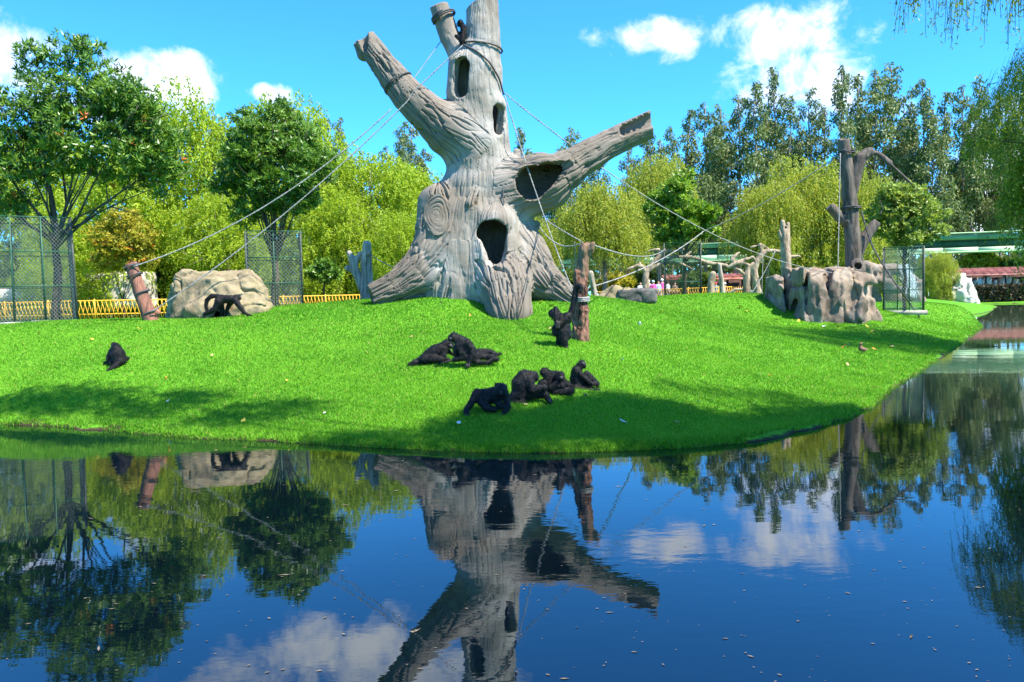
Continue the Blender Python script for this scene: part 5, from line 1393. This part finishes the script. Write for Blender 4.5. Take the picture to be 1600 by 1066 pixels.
# ---------------------------------------------------------------- wire cages
def cage(name, label, px, d, wpx, top_py, bot_py, rings, posts, wire, taper=1.0, wire_step=.085, wr=.004, kerb=False, depth=None, doors=False):
    c = P(px, bot_py, d); z0 = c[2]; z1 = P(px, top_py, d)[2]; hw = wpx * mpp(d) / 2; hd = (depth or hw * 2) / 2
    t = thing(name, label, 'cage', (c[0], d, z0))
    va = math.atan2(c[0], d)      # each cage stands square to the path that leads up to it
    cx, cy = c[0] + hd * math.sin(va), d + hd * math.cos(va)
    def cor(sx, sy, z):
        k = 1 + (taper - 1) * (z - z0) / (z1 - z0); u, v = sx * hw * math.cos(va) * k, sy * hd * k
        return np.array([cx + u * math.cos(va) + v * math.sin(va), cy - u * math.sin(va) + v * math.cos(va), z])
    for sx, sy in ((-1, -1), (1, -1), (1, 1), (-1, 1)):
        MB().tube([cor(sx, sy, z0 - .1), cor(sx, sy, z1)], .035, 6).build('post', M['cage_dark'], t)
    for u in posts:
        for sy in (-1, 1): MB().tube([cor(u, sy, z0), cor(u, sy, z1)], .020, 5).build('upright', M['cage_green'], t)
        MB().tube([cor(1, u, z0), cor(1, u, z1)], .018, 5).build('upright', M['cage_green'], t)
    for r in rings:
        z = z0 + (z1 - z0) * r
        q = [cor(-1, -1, z), cor(1, -1, z), cor(1, 1, z), cor(-1, 1, z), cor(-1, -1, z)]
        mb = MB()
        for i in range(4): mb.tube([q[i], q[i + 1]], .018, 5)
        mb.build('ring_rail', M['cage_green'], t)
    mb = MB(); H = z1 - z0
    for (ax, sgn, w) in (('x', -1, 2 * hw), ('x', 1, 2 * hw), ('y', -1, 2 * hd), ('y', 1, 2 * hd)):
        n = int((w + H) / wire_step)
        for dirn in (1, -1):
            for i in range(n):
                s0 = i * wire_step - H; a0, a1 = max(s0, 0), min(s0 + H, w)
                if a1 - a0 < .03: continue
                def pt(a, zz_):
                    a_ = a if dirn == 1 else w - a; u = a_ / w * 2 - 1
                    p = cor(u, sgn, z0 + zz_) if ax == 'x' else cor(sgn, u, z0 + zz_)
                    return p
                mb.tube([pt(a0, a0 - s0), pt(a1, a1 - s0)], wr, 3, cap=False)
    o = mb.build('wire_mesh', M[wire], t, smooth=False); o['kind'] = 'stuff'
    if kerb:
        MB().box((c[0], d, z0 - .08), (2 * hw + .12, .12, .2), -va).build('kerb', M['concrete'], t)
    return t
cage('tree_cage', 'tall green wire mesh cage around the orange blossomed tree', 48, 23.2, 152, 338, 508, (0.03, .36, .68, 1), (-.33, .33), 'mesh_wire', .95, .115, .0052, depth=2.4)
cage('tree_cage', 'green wire mesh cage around the trunk behind the tan boulder', 431, 30.4, 86, 361, 482, (0.02, .33, .66, 1), (0.0,), 'mesh_wire', 1.0, .14, .0066)
cage('tree_cage', 'tall narrow green wire cage around the bright leafed tree in the middle distance', 1067, 44.6, 57, 379, 470, (0.02, .33, .66, 1), (0.0,), 'cage_green', 1.0, .17, .0085)
cage('tree_cage', 'pale shiny wire cage on a concrete kerb around the round young tree', 1411.5, 36.4, 63, 386, 486, (0.03, .33, .66, 1), (-.3, .3), 'mesh_pale', 1.0, .14, .0066, kerb=True)

# ---------------------------------------------------------------- yellow lattice fence
def lattice(label, pts, h, spacing, n_max=300):
    pts = [np.array([p[0], p[1], float(zland(p[0], p[1]))]) for p in pts]
    t = thing('lattice_fence', label, 'fence', pts[0])
    seg = [np.linalg.norm(b[:2] - a[:2]) for a, b in zip(pts, pts[1:])]; tot = sum(seg)
    def at(s):
        for (a, b, L) in zip(pts, pts[1:], seg):
            if s <= L: p = a + (b - a) * s / L; return p
            s -= L
        return pts[-1].copy()
    bars = 0; me_cache = {}
    for k, s in enumerate(np.arange(0, tot + .01, 2.0)):
        p = at(min(s, tot)); MB().tube([p, p + (0, 0, h + .06)], .035, 6).build('post', M['yellow'], t)
    for zf in (.98, .34):
        q = np.array([at(s) + (0, 0, h * zf) for s in np.arange(0, tot + .01, 1.0)]); MB().tube(q, .028, 6).build('rail', M['yellow'], t)
    b = MB().tube([(-.10, 0, 0.02), (.10, 0, h * .97)], .014, 5); proto = None
    base = np.array(pts[0])
    for s in np.arange(.1, tot, spacing):
        if bars >= n_max: break
        for sg in (1, -1):
            p = at(s) - base
            if proto is None:
                proto = b.build('lattice_bar', M['yellow']); o = proto; o.parent = t
            else:
                o = proto.copy(); COL.objects.link(o)
            o.location = [float(v) for v in (p + np.array([0, .03 * sg, 0]))]; dr = at(min(s + .1, tot)) - at(max(s - .1, 0))
            o.rotation_euler = (0, 0, math.atan2(dr[1], dr[0]) + (math.pi if sg < 0 else 0)); bars += 1
    return t
def gp(px, d): q = P(px, 470, d); return (q[0], q[1])
lattice('long yellow lattice fence of crossed rods behind the left side of the lawn', [gp(-60, 35), gp(120, 34.5), gp(250, 35.5), gp(440, 38), gp(585, 40)], .92, .17)
lattice('yellow lattice fence of crossed rods in front of the group of visitors', [gp(925, 50), gp(1030, 50), gp(1100, 49), gp(1160, 50)], .95, .16)

# ---------------------------------------------------------------- low red walls, pillars, kerb
def wallbox(name, label, px0, px1, d, top_py, depth, mat, cat='wall', sink=.3):
    a, b = P(px0, top_py, d), P(px1, top_py, d); zb = min(float(zland(a[0], d)), float(zland(b[0], d))) - sink
    c = np.array([(a[0] + b[0]) / 2, d + depth / 2, (a[2] + zb) / 2])
    t = thing(name, label, cat, (c[0], c[1], zb))
    H = a[2] - zb; Lx = b[0] - a[0]
    n = max(1, int(round(Lx / 1.6)))
    if n > 1:
        for i in range(n):
            MB().box((a[0] + (i + .5) * Lx / n, c[1], zb + H * .47), (Lx / n - .03, depth, H * .94)).build('wall_panel', M[mat], t)
        MB().box((c[0], c[1], a[2] - H * .03), (Lx + .1, depth + .12, H * .06)).build('coping', M[mat], t)
    else:
        MB().box((c[0], c[1], c[2]), (Lx, depth, H)).build('shaft', M[mat], t)
        MB().box((c[0], c[1], a[2] + .04), (Lx + .1, depth + .1, .08)).build('cap', M[mat], t)
    return t
wallbox('low_wall', 'faded pink low wall behind the yellow lattice and the small dark sapling', 508, 566, 46, 449, .25, 'pink_wall')
wallbox('low_wall', 'faded pink low wall behind the second wire cage', 442, 474, 45, 450, .25, 'pink_wall')
wallbox('red_pillar', 'short red pillar between the pink walls by the second wire cage', 474, 482, 44.6, 441, .4, 'red_brick', 'pillar')
wallbox('red_pillar', 'thick dark red bridge pillar behind the flat dark rock', 972, 990, 70, 405, 1.0, 'red_brick', 'pillar')
wallbox('red_pillar', 'tapering red pillar seen behind the dark dead tree', 1303, 1316, 80, 380, .8, 'red_brick', 'pillar')
t = thing('stone_kerb', 'row of flat concrete kerb stones along the lawn under the tall left cage', 'kerb', ground_at(40, 22.6))
for i in range(5):
    p = ground_at(-8 + i * 24, 22.7 + .05 * i); MB().box(p + np.array([0, 0, .03]), (.41, .3, .24 + .04 * (i % 2)), .05 * (i % 3 - 1)).build('kerb_stone', M['concrete'], t)

# ---------------------------------------------------------------- green elevated bridge
def bridge():
    A, B = P(1640, 400, 118), P(780, 414, 144)
    A[2], B[2] = P(1600, 394, 119)[2], P(860, 414, 142)[2]
    dv = B - A; L = np.linalg.norm(dv[:2]); yaw = math.atan2(dv[1], dv[0]); n = 18
    t = thing('elevated_walkway', 'long pale green elevated walkway on pillars crossing behind the willows', 'bridge', A)
    H = 2.75
    for i in range(n):
        c = A + dv * (i + .5) / n; w = L / n
        MB().box(c + (0, 0, H * .17), (w - .05, 1.9, H * .30), yaw).build('lower_panel', M['green_rim'], t)
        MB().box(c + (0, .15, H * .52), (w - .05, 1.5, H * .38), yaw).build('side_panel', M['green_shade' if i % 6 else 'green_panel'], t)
        MB().box(c + (0, 0, H * .87), (w - .05, 2.2, H * .26), yaw).build('upper_panel', M['green_panel'], t)
    MB().box((A + B) / 2 + np.array([0, 0, H * 1.02]), (L, 2.5, .14), yaw).build('top_rim', M['green_rim'], t)
    MB().box((A + B) / 2 + np.array([0, 0, -.03]), (L, 2.3, .16), yaw).build('bottom_rim', M['green_rim'], t)
    for f_ in (.02, .27, .52, .77):
        c = A + dv * f_; zb = float(zland(c[0], c[1])); MB().box((c[0], c[1], (c[2] + zb) / 2 - .12), (.9, .9, c[2] - zb - .1), yaw).build('pillar', M['red_brick'], t)
bridge()

# ---------------------------------------------------------------- red roofed shelters
def shelter(name, label, px0, d0, ridge0, px1, d1, ridge1, drop_py, eave, n, npost):
    A, B = P(px0, ridge0, d0), P(px1, ridge1, d1); dv = B - A; L = np.linalg.norm(dv); yaw = math.atan2(dv[1], dv[0])
    zb = float(zland((A[0] + B[0]) / 2, (A[1] + B[1]) / 2)); t = thing(name, label, 'shelter', (A[0], A[1], zb))
    w = 2.6; fall = drop_py * mpp((d0 + d1) / 2)
    nv = np.array([math.sin(yaw), -math.cos(yaw), 0]); nv = nv if nv[1] < 0 else -nv
    for i in range(n):
        a, b = A + dv * (i + .04) / n, A + dv * (i + .96) / n; q = nv * w - np.array([0, 0, fall]); th = np.array([0, 0, .07])
        V = [a, b, b + q, a + q, a - th, b - th, b + q - th, a + q - th]
        mb = MB().add(V, [[0, 3, 2, 1], [4, 5, 6, 7], [0, 1, 5, 4], [1, 2, 6, 5], [2, 3, 7, 6], [3, 0, 4, 7]])
        for k in range(5):
            s = (k + .5) / 5; m0 = a + (b - a) * s + np.array([0, 0, .03]); mb.tube([m0, m0 + q], .06, 5)
        mb.build('roof_panel', M['roof_red'], t, smooth=False)
    mid = (A + B) / 2 + nv * w - np.array([0, 0, fall + .2])
    MB().box(mid, (L, .1, .22), yaw).build('fascia', M['roof_red'], t)
    MB().box((A + B) / 2 - nv * .3 + np.array([0, 0, (zb - A[2]) / 2 - .1]), (L, .15, A[2] - zb - .2), yaw).build('back_wall', M['timber_dark'], t)
    for i in range(npost):
        p = A + dv * (i + .5) / npost + nv * (w - .25); zt = p[2] - fall - .15; MB().box((p[0], p[1], (zt + zb) / 2), (.18, .18, zt - zb), yaw).build('post', M['timber_dark'], t)
    return t
shelter('roofed_shelter', 'long low shelter with a red tiled roof behind the far hedge at the right', 1374, 112, 424, 1640, 106, 416, 9, 0, 22, 9)
shelter('roofed_shelter', 'open shelter with a red tiled roof and dark posts behind the visitors', 1030, 75, 431, 1165, 74, 428, 5, 0, 10, 6)
# hedge in front of it
for nm, lb, x0, x1, d, t0, t1, mt in [('hedge', 'clipped brown green hedge along the far end of the pond', 1520, 1640, 103, 447, 467, 'hedge'), ('hedge', 'low brown green hedge behind the right cage under the red roof', 1440, 1486, 101, 446, 464, 'hedge')]:
    a, b = P(x0, t0, d), P(x1, t0, d); zb = float(zland((a[0] + b[0]) / 2, d)); n = 7000 if x1 - x0 > 80 else 3200
    p = np.stack([rng.uniform(a[0], b[0], n), d + rng.uniform(-.8, .8, n), zb + (a[2] - zb) * rng.random(n) ** .8], 1); dd_ = rand_dir(n); sd_ = unit(np.cross(dd_, rand_dir(n)))
    V, Q, tt = leaf_faces(p, dd_, sd_, .42, .13, np.clip(.4 + .3 * rng.standard_normal(n), 0, .94))
    tag(link(nm, mesh_np(nm, V, Q, M[mt], False, {'tint': tt}), None, tuple(float(v) for v in ((a[0] + b[0]) / 2, d, zb))), lb, 'hedge')

# ---------------------------------------------------------------- ropes
def rope(label, pts, r=.02, dark=False, twist=True):
    pts = np.array(pts, float); mb = MB()
    twist_rope(mb, pts, r) if twist else mb.tube(pts, r, 6)
    return tag(mb.build('climbing_rope', M['rope_dark' if dark else 'rope'], None, True, tuple(float(v) for v in pts[0])), label, 'rope')
def px_path(L): return np.array([P(x, y, d) for (x, y, d) in L])
def smooth_path(q, n=40):
    q = np.array(q); s = np.concatenate([[0], np.cumsum(np.linalg.norm(np.diff(q, axis=0), axis=1))]); S = np.linspace(0, s[-1], n)
    o = np.stack([np.interp(S, s, q[:, i]) for i in range(3)], 1)
    for _ in range(4): o[1:-1] = (o[:-2] + 2 * o[1:-1] + o[2:]) / 4
    return o
lb_ = P(637, 158, 21.35)
rope('grey rope sagging from the reddish post\'s top up to the left limb', np.vstack([rope_pts(P(207, 417, dL - .15), P(611, 171, 21.5), .50, 30), rope_pts(P(641, 131, 21.6), P(690, 64, 22.4), 0, 8)[:0]]), .020)
rope('thin grey rope rising from the left limb to the short top limb', rope_pts(P(641, 131, 21.75), P(690, 63, 22.5), 0, 8), .014)
rope('grey rope running from the reddish post\'s foot past the left limb to the trunk top', np.vstack([rope_pts(P(236, 488, dL - .2), lb_, .28, 28), rope_pts(P(646, 143, 21.4), P(723, 71, 21.75), 0, 12)]), .020)
mb = MB(); coil(mb, P(622, 130, 21.8), unit(np.array(P(606, 108, 21.85)) - np.array(P(638, 150, 21.8))), .425, .022, 1.3, .05)
tag(mb.build('rope_loop', M['rope_dark'], None, True, tuple(float(v) for v in P(625, 151, 21.3))), 'dark rope loop wrapped round the upturned left limb', 'rope')
mb = MB(); coil(mb, P(751, 76, TD), (.13, 0, 1), .60, .026, 1.0, .02); mb.tube(smooth_path(px_path([(724, 70, 21.85), (745, 80, 21.62), (765, 97, 21.65), (780, 122, 21.85), (787, 148, 22.1)])), .026, 6)
tag(mb.build('rope_loop', M['rope_dark'], None, True, tuple(float(v) for v in P(751, 76, 21.6))), 'dark cable loop round the big trunk near its top', 'rope')
mb = MB(); coil(mb, P(693, 26, TD + .12), (-.4, 0, .9), .335, .022, 2.3, .05)
tag(mb.build('rope_loop', M['rope_dark'], None, True, tuple(float(v) for v in P(693, 26, TD - .2))), 'dark rope turns round the short top limb', 'rope')
rope('long rope slanting from the big trunk down to the banded rock shelter', np.vstack([rope_pts(P(789, 146, 22.1), P(1306, 427, 32.2), .95, 60)]), .020)
rope('pale rope hanging straight from the big trunk to the right root', rope_pts(P(789, 150, 21.8), P(896, 458, 20.8), .22, 40), .020)
rope('slack rope swinging from the stub under the right limb to the bark post', rope_pts(P(840, 350, 22.0), P(910, 379, dM), .28, 24), .017)
rope('rope from under the right limb to the bark post\'s sawn top', rope_pts(P(848, 340, 22.2), P(908, 377, dM), .02, 24), .014)
rope('rope sagging from the bark post to the bare climbing tree', rope_pts(P(926, 383, dM), P(1040, 389, 45.0), .32, 40), .022)
rope('rope climbing from the leaning stake to the dark dead tree\'s top', np.vstack([rope_pts(P(929, 447, 27.0), P(1100, 361, 38.0), .28, 30), rope_pts(P(1100, 361, 38.0), P(1314, 240, 35.0), .25, 30)[1:]]), .026)
rope('pale rope hanging vertically down the dark dead tree', rope_pts(P(1313, 240, 34.4), P(1309, 425, 33.0), 0, 24), .026)
rope('dark twisted rope slanting from the dead tree to the lawn beside the right cage', smooth_path(px_path([(1346, 330, 34.9), (1359, 379, 34.6), (1380, 416, 34.0), (1409, 457, 33.4), (1437, 496, hit(1437, 496) - .02)])), .045, True)
rope('double rope tied between the knotted climbing tree and the ground', rope_pts(P(1211, 393, 43.0), P(1172, 462, 42.5), .1, 20), .03)
rope('rope hanging from the knotted climbing tree by the weathered post', rope_pts(P(1192, 405, 43.0), P(1190, 462, 42.8), 0, 12), .025)
rope('dark cable running down the trunk past the arched hollow', smooth_path(px_path([(785, 262, 21.5), (786, 300, 21.25), (787, 335, 21.1)])), .016, True, False)
rope('dark cable lying down the front root from the arched hollow', smooth_path(px_path([(783, 421, 20.55), (790, 436, 20.2), (801, 452, 19.85), (807, 470, 19.55), (808, 490, 19.45)])), .018, True, False)
rope('thin rope tied across the willows right of the hollow stump', rope_pts(P(578, 397, 25.0), P(650, 425, 23.0), .12, 20), .014)
rope('thin vertical rope hanging behind the bark post', rope_pts(P(898, 378, 24.0), P(899, 450, 24.0), 0, 10), .014)

# ---------------------------------------------------------------- visitors behind the fence
def cloth_mat(name, c): return solid_mat(name, tuple(v * .8 for v in c), c, 3, .85, .2, bmp=.15)
SKIN = solid_mat('visitor_skin', (.42, .24, .16), (.55, .33, .23), 6, .6, .35, bmp=0)
HAIR = solid_mat('dark_hair', (.012, .009, .007), (.03, .022, .018), 20, .5, .4, bmp=0)
def person_meshes():
    out = {}
    s = Sdf()
    s.add([(0, -.01, 1.60, .092), (0, 0, 1.55, .085)], .03); s.add([(0, -.085, 1.575, .022), (0, -.092, 1.56, .02)], .02); s.add([(0, 0, 1.38, .062), (0, 0, 1.50, .058)], .04); s.add([(0, 0, 1.0, .14), (0, 0, 1.34, .15)], .08)
    for q in (-1, 1):
        s.add([(q * .085, .0, 1.58, .022)], .02)
        s.add([(q * .18, 0, 1.36, .062), (q * .235, .0, 1.10, .048), (q * .20, -.16, .93, .036), (q * .17, -.22, .93, .03)], .04)
        for j in range(5): s.add([(q * (.16 + .012 * j), -.23, .925 + .006 * j, .011), (q * (.155 + .012 * j), -.29, .90 + .008 * j, .009)], .008)
        s.add([(q * .09, 0, .95, .10), (q * .10, -.01, .52, .062), (q * .10, .01, .10, .042), (q * .10, -.14, .05, .038)], .05)
    out['body'] = s.mesh(.028)
    s = Sdf(); s.add([(-.13, 0, 1.35, .085), (.13, 0, 1.35, .085)], .06); s.add([(0, 0, 1.34, .155), (0, 0, .98, .165)], .06)
    for q in (-1, 1): s.add([(q * .18, 0, 1.36, .082), (q * .235, 0, 1.12, .070)], .05)
    out['shirt'] = s.mesh(.028)
    s = Sdf(); s.add([(-.05, 0, .95, .14), (.05, 0, .95, .14)], .05)
    for q in (-1, 1): s.add([(q * .09, 0, .93, .115), (q * .10, 0, .52, .082), (q * .10, .01, .12, .065)], .05)
    out['trousers'] = s.mesh(.03)
    s = Sdf(); s.add([(0, .02, 1.64, .098), (0, .03, 1.56, .09)], .04); out['hair'] = s.mesh(.025)
    s = Sdf(); s.add([(0, .005, 1.66, .105)], .03); s.add([(-.06, -.06, 1.645, .035), (.06, -.06, 1.645, .035)], .06); s.add([(0, -.13, 1.64, .03)], .06); out['hat'] = s.mesh(.025)
    return out
PM = person_meshes(); PME = {}
def person(label, px, d, rz, shirt, trousers, hat=None, h=1.0, grp='visitors behind the yellow lattice'):
    g = ground_at(px, d); t = thing('person', label, 'person', g, grp); t.rotation_euler = (0, 0, rz); t.scale = (h, h, h)
    for nm, mt in (('body', SKIN), ('shirt', shirt), ('trousers', trousers), ('hair' if hat is None else 'hat', hat or HAIR)):
        k = (nm, mt.name)
        if k not in PME: PME[k] = mesh_np(nm, *PM[nm], mt)
        o = bpy.data.objects.new(nm, PME[k]); COL.objects.link(o); o.parent = t
CL = {k: cloth_mat('cloth_' + k, c) for k, c in dict(white=(.78, .78, .78), pink=(.75, .12, .38), sky=(.40, .62, .80), teal=(.02, .30, .42), red=(.60, .06, .07), brown=(.26, .18, .13), navy=(.04, .05, .10), jeans=(.10, .14, .24), grey=(.35, .35, .36)).items()}
hg = lambda px, py, d: (P(px, py, d)[2] - ground_at(px, d)[2]) / 1.73
for (lb, px, py, d, rz, sh, tr, ht) in [
    ('person in a white shirt at the left end of the visitors beside the bare tree', 1001, 441, 54, .4, 'white', 'navy', None),
    ('person with a white hat and white shirt right of the bare tree\'s trunk', 1014, 438, 54, -.3, 'white', 'grey', 'white'),
    ('person in a pink shirt with a pale cap at the fence', 1021, 438.5, 53.4, .2, 'pink', 'jeans', 'sky'),
    ('person in a pale blue shirt in the middle of the visitors', 1029, 439, 54, .5, 'sky', 'jeans', None),
    ('person in a bright pink top and white hat', 1035, 436, 54.5, -.2, 'pink', 'white', 'white'),
    ('dark haired person in white beside the middle cage', 1044, 439, 53.5, .9, 'white', 'jeans', None),
    ('person in brown standing behind the middle cage\'s mesh', 1055, 441, 54, .3, 'brown', 'navy', None),
    ('person in a teal shirt and red cap between the two leaning logs', 1119, 442, 54, -.5, 'teal', 'white', 'red'),
    ('person in dark blue with a white hat right of the slender log', 1133, 448, 56, .6, 'navy', 'jeans', 'white')]:
    person(lb, px, d, rz, CL[sh], CL[tr], CL[ht] if ht else None, max(.75, min(1.15, hg(px, py, d))))

# ---------------------------------------------------------------- duck on the lawn
def duck():
    g, d = ground(1347, 553); t = thing('duck', 'small brown duck standing on the shaded lawn near the right bank', 'duck', g)
    br = solid_mat('brown_feather', (.10, .055, .03), (.28, .17, .10), 30, .7, .2); dk = solid_mat('dark_beak', (.05, .04, .03), (.09, .07, .05), 10, .5, .3, bmp=0)
    s = Sdf(); s.add([(g[0] + .06, g[1], g[2] + .11, .055), (g[0] - .03, g[1], g[2] + .14, .07)], .05); s.add([(g[0] - .05, g[1], g[2] + .17, .04), (g[0] - .035, g[1] - .02, g[2] + .27, .026)], .04); s.add([(g[0] - .035, g[1] - .02, g[2] + .285, .036)], .02); s.add([(g[0] + .10, g[1], g[2] + .12, .03), (g[0] + .17, g[1], g[2] + .13, .012)], .03)
    link('body', mesh_np('body', *s.mesh(.012), br), t)
    MB().tube([(g[0] - .06, g[1] - .035, g[2] + .285), (g[0] - .115, g[1] - .05, g[2] + .275)], [.016, .008], 6).build('beak', dk, t)
    for q in (-1, 1): MB().tube([(g[0] + .01, g[1] + q * .03, g[2] + .08), (g[0] + .01, g[1] + q * .03, g[2]), (g[0] - .03, g[1] + q * .03, g[2])], .008, 5).build('leg', dk, t)
duck()

# ---------------------------------------------------------------- fallen leaves on the lawn, debris on the water
def leaf_mesh(nm, mat, L=.09, Wd=.028):
    k = 7; s = np.linspace(0, 1, k); w = Wd * np.sin(s * math.pi) ** .8 + .001; z = .012 + .03 * s ** 2
    V = np.concatenate([np.stack([s * L, w, z + .012], 1), np.stack([s * L, 0 * s, z], 1), np.stack([s * L, -w, z + .012], 1)])
    i = np.arange(k - 1); return mesh_np(nm, V, np.concatenate([np.stack([i, i + 1, i + k + 1, i + k], 1), np.stack([i + k, i + k + 1, i + 2 * k + 1, i + 2 * k], 1)]), mat)
LM = {'yellow': leaf_mesh('fallen_leaf', solid_mat('yellow_dead_leaf', (.55, .36, .03), (.72, .55, .08), 20, .6, .3, bmp=0)), 'tan': leaf_mesh('fallen_leaf', solid_mat('tan_dead_leaf', (.36, .22, .10), (.55, .40, .22), 20, .7, .2, bmp=0)),
      'pale': leaf_mesh('fallen_leaf', solid_mat('bleached_leaf', (.55, .52, .45), (.75, .72, .66), 20, .7, .2, bmp=0)), 'orange': leaf_mesh('fallen_leaf', solid_mat('orange_dead_leaf', (.50, .18, .03), (.62, .28, .05), 20, .7, .2, bmp=0))}
spots_ = [(145, 532, 'yellow', 1.0), (60, 527, 'yellow', .9), (258, 507, 'yellow', 1.2), (220, 518, 'yellow', .9), (130, 514, 'yellow', .9), (378, 665, 'yellow', 1.0), (714, 668, 'pale', .9), (980, 667, 'pale', 1.2), (918, 624, 'tan', 1.1), (826, 637, 'tan', .7),
          (1062, 666, 'tan', 1.0), (1096, 632, 'pale', .6), (970, 568, 'pale', 1.0), (858, 480, 'yellow', 1.3), (842, 475, 'yellow', 1.0), (858, 518, 'tan', .9), (935, 555, 'yellow', 1.1), (950, 556, 'tan', .8), (735, 497, 'orange', .7), (640, 530, 'tan', .8), (580, 540, 'tan', .7), (690, 478, 'tan', 1.0),
          (1000, 512, 'pale', 1.0), (1060, 505, 'orange', 1.0), (1030, 492, 'orange', .9), (1085, 490, 'tan', .9), (1160, 482, 'yellow', 1.2), (1170, 488, 'yellow', 1.0), (1216, 503, 'orange', 1.2), (1248, 506, 'yellow', 1.1), (1290, 513, 'pale', 1.2), (1308, 514, 'orange', 1.0), (1358, 516, 'yellow', 1.4), (1363, 523, 'yellow', 1.5), (1315, 547, 'orange', 1.2), (1326, 541, 'pale', 1.1), (1368, 550, 'orange', 1.1), (1392, 545, 'tan', 1.0),
          (300, 600, 'tan', .7), (260, 632, 'pale', .6), (205, 545, 'tan', .8), (330, 560, 'tan', .7), (450, 600, 'yellow', .7), (505, 650, 'pale', .5), (258, 598, 'orange', .8), (560, 600, 'tan', .6), (620, 660, 'pale', .5), (1290, 602, 'yellow', 1.0), (1325, 575, 'tan', 1.0), (1372, 608, 'yellow', 1.0), (1140, 560, 'tan', .9), (1030, 590, 'tan', .7), (1200, 590, 'orange', .8)]
for i, (x, y, c, s) in enumerate(spots_):
    g, d = ground(x, y); o = bpy.data.objects.new('fallen_leaf', LM[c]); COL.objects.link(o)
    o.location = [float(g[0]), float(g[1]), float(g[2]) + .035]; o.rotation_euler = (rng.normal(0, .25), rng.normal(0, .25), rng.uniform(0, 6.28)); o.scale = (s * 1.15 * max(1, d / 19),) * 3
    tag(o, {'yellow': 'fallen yellow leaf lying on the lawn', 'tan': 'fallen tan leaf lying on the lawn', 'pale': 'bleached pale leaf lying on the lawn', 'orange': 'fallen orange leaf lying on the lawn'}[c], 'leaf', 'fallen %s leaves scattered on the lawn' % c)
n = 420; px = rng.uniform(-60, 1660, n); py = 712 + 354 * rng.random(n) ** 1.1
V, Q = [], []
W_ = np.array([water_pt(a, b) for a, b in zip(px, py)]); ok = shore_dist(W_[:, 0], W_[:, 1]) < -.25
for (x, y) in W_[ok]:
    th = rng.normal(0, .7); l = rng.choice([.005, .009, .014, .032], p=[.46, .36, .155, .025]) * rng.uniform(.6, 1.2) * (1 + .09 * y); w = min(l * .45, .005 + .0006 * y)
    u = np.array([math.cos(th), math.sin(th), 0]); v = np.array([-u[1], u[0], 0]); c = np.array([x, y, .004])
    k = len(V); V += [c - u * l, c - v * w, c + u * l, c + v * w]; Q.append([k, k + 1, k + 2, k + 3])
link('floating_debris', mesh_np('floating_debris', np.array(V), np.array(Q), solid_mat('water_debris', (.02, .018, .012), (.20, .17, .12), 9, .8, .2, bmp=0), False), kind='stuff')
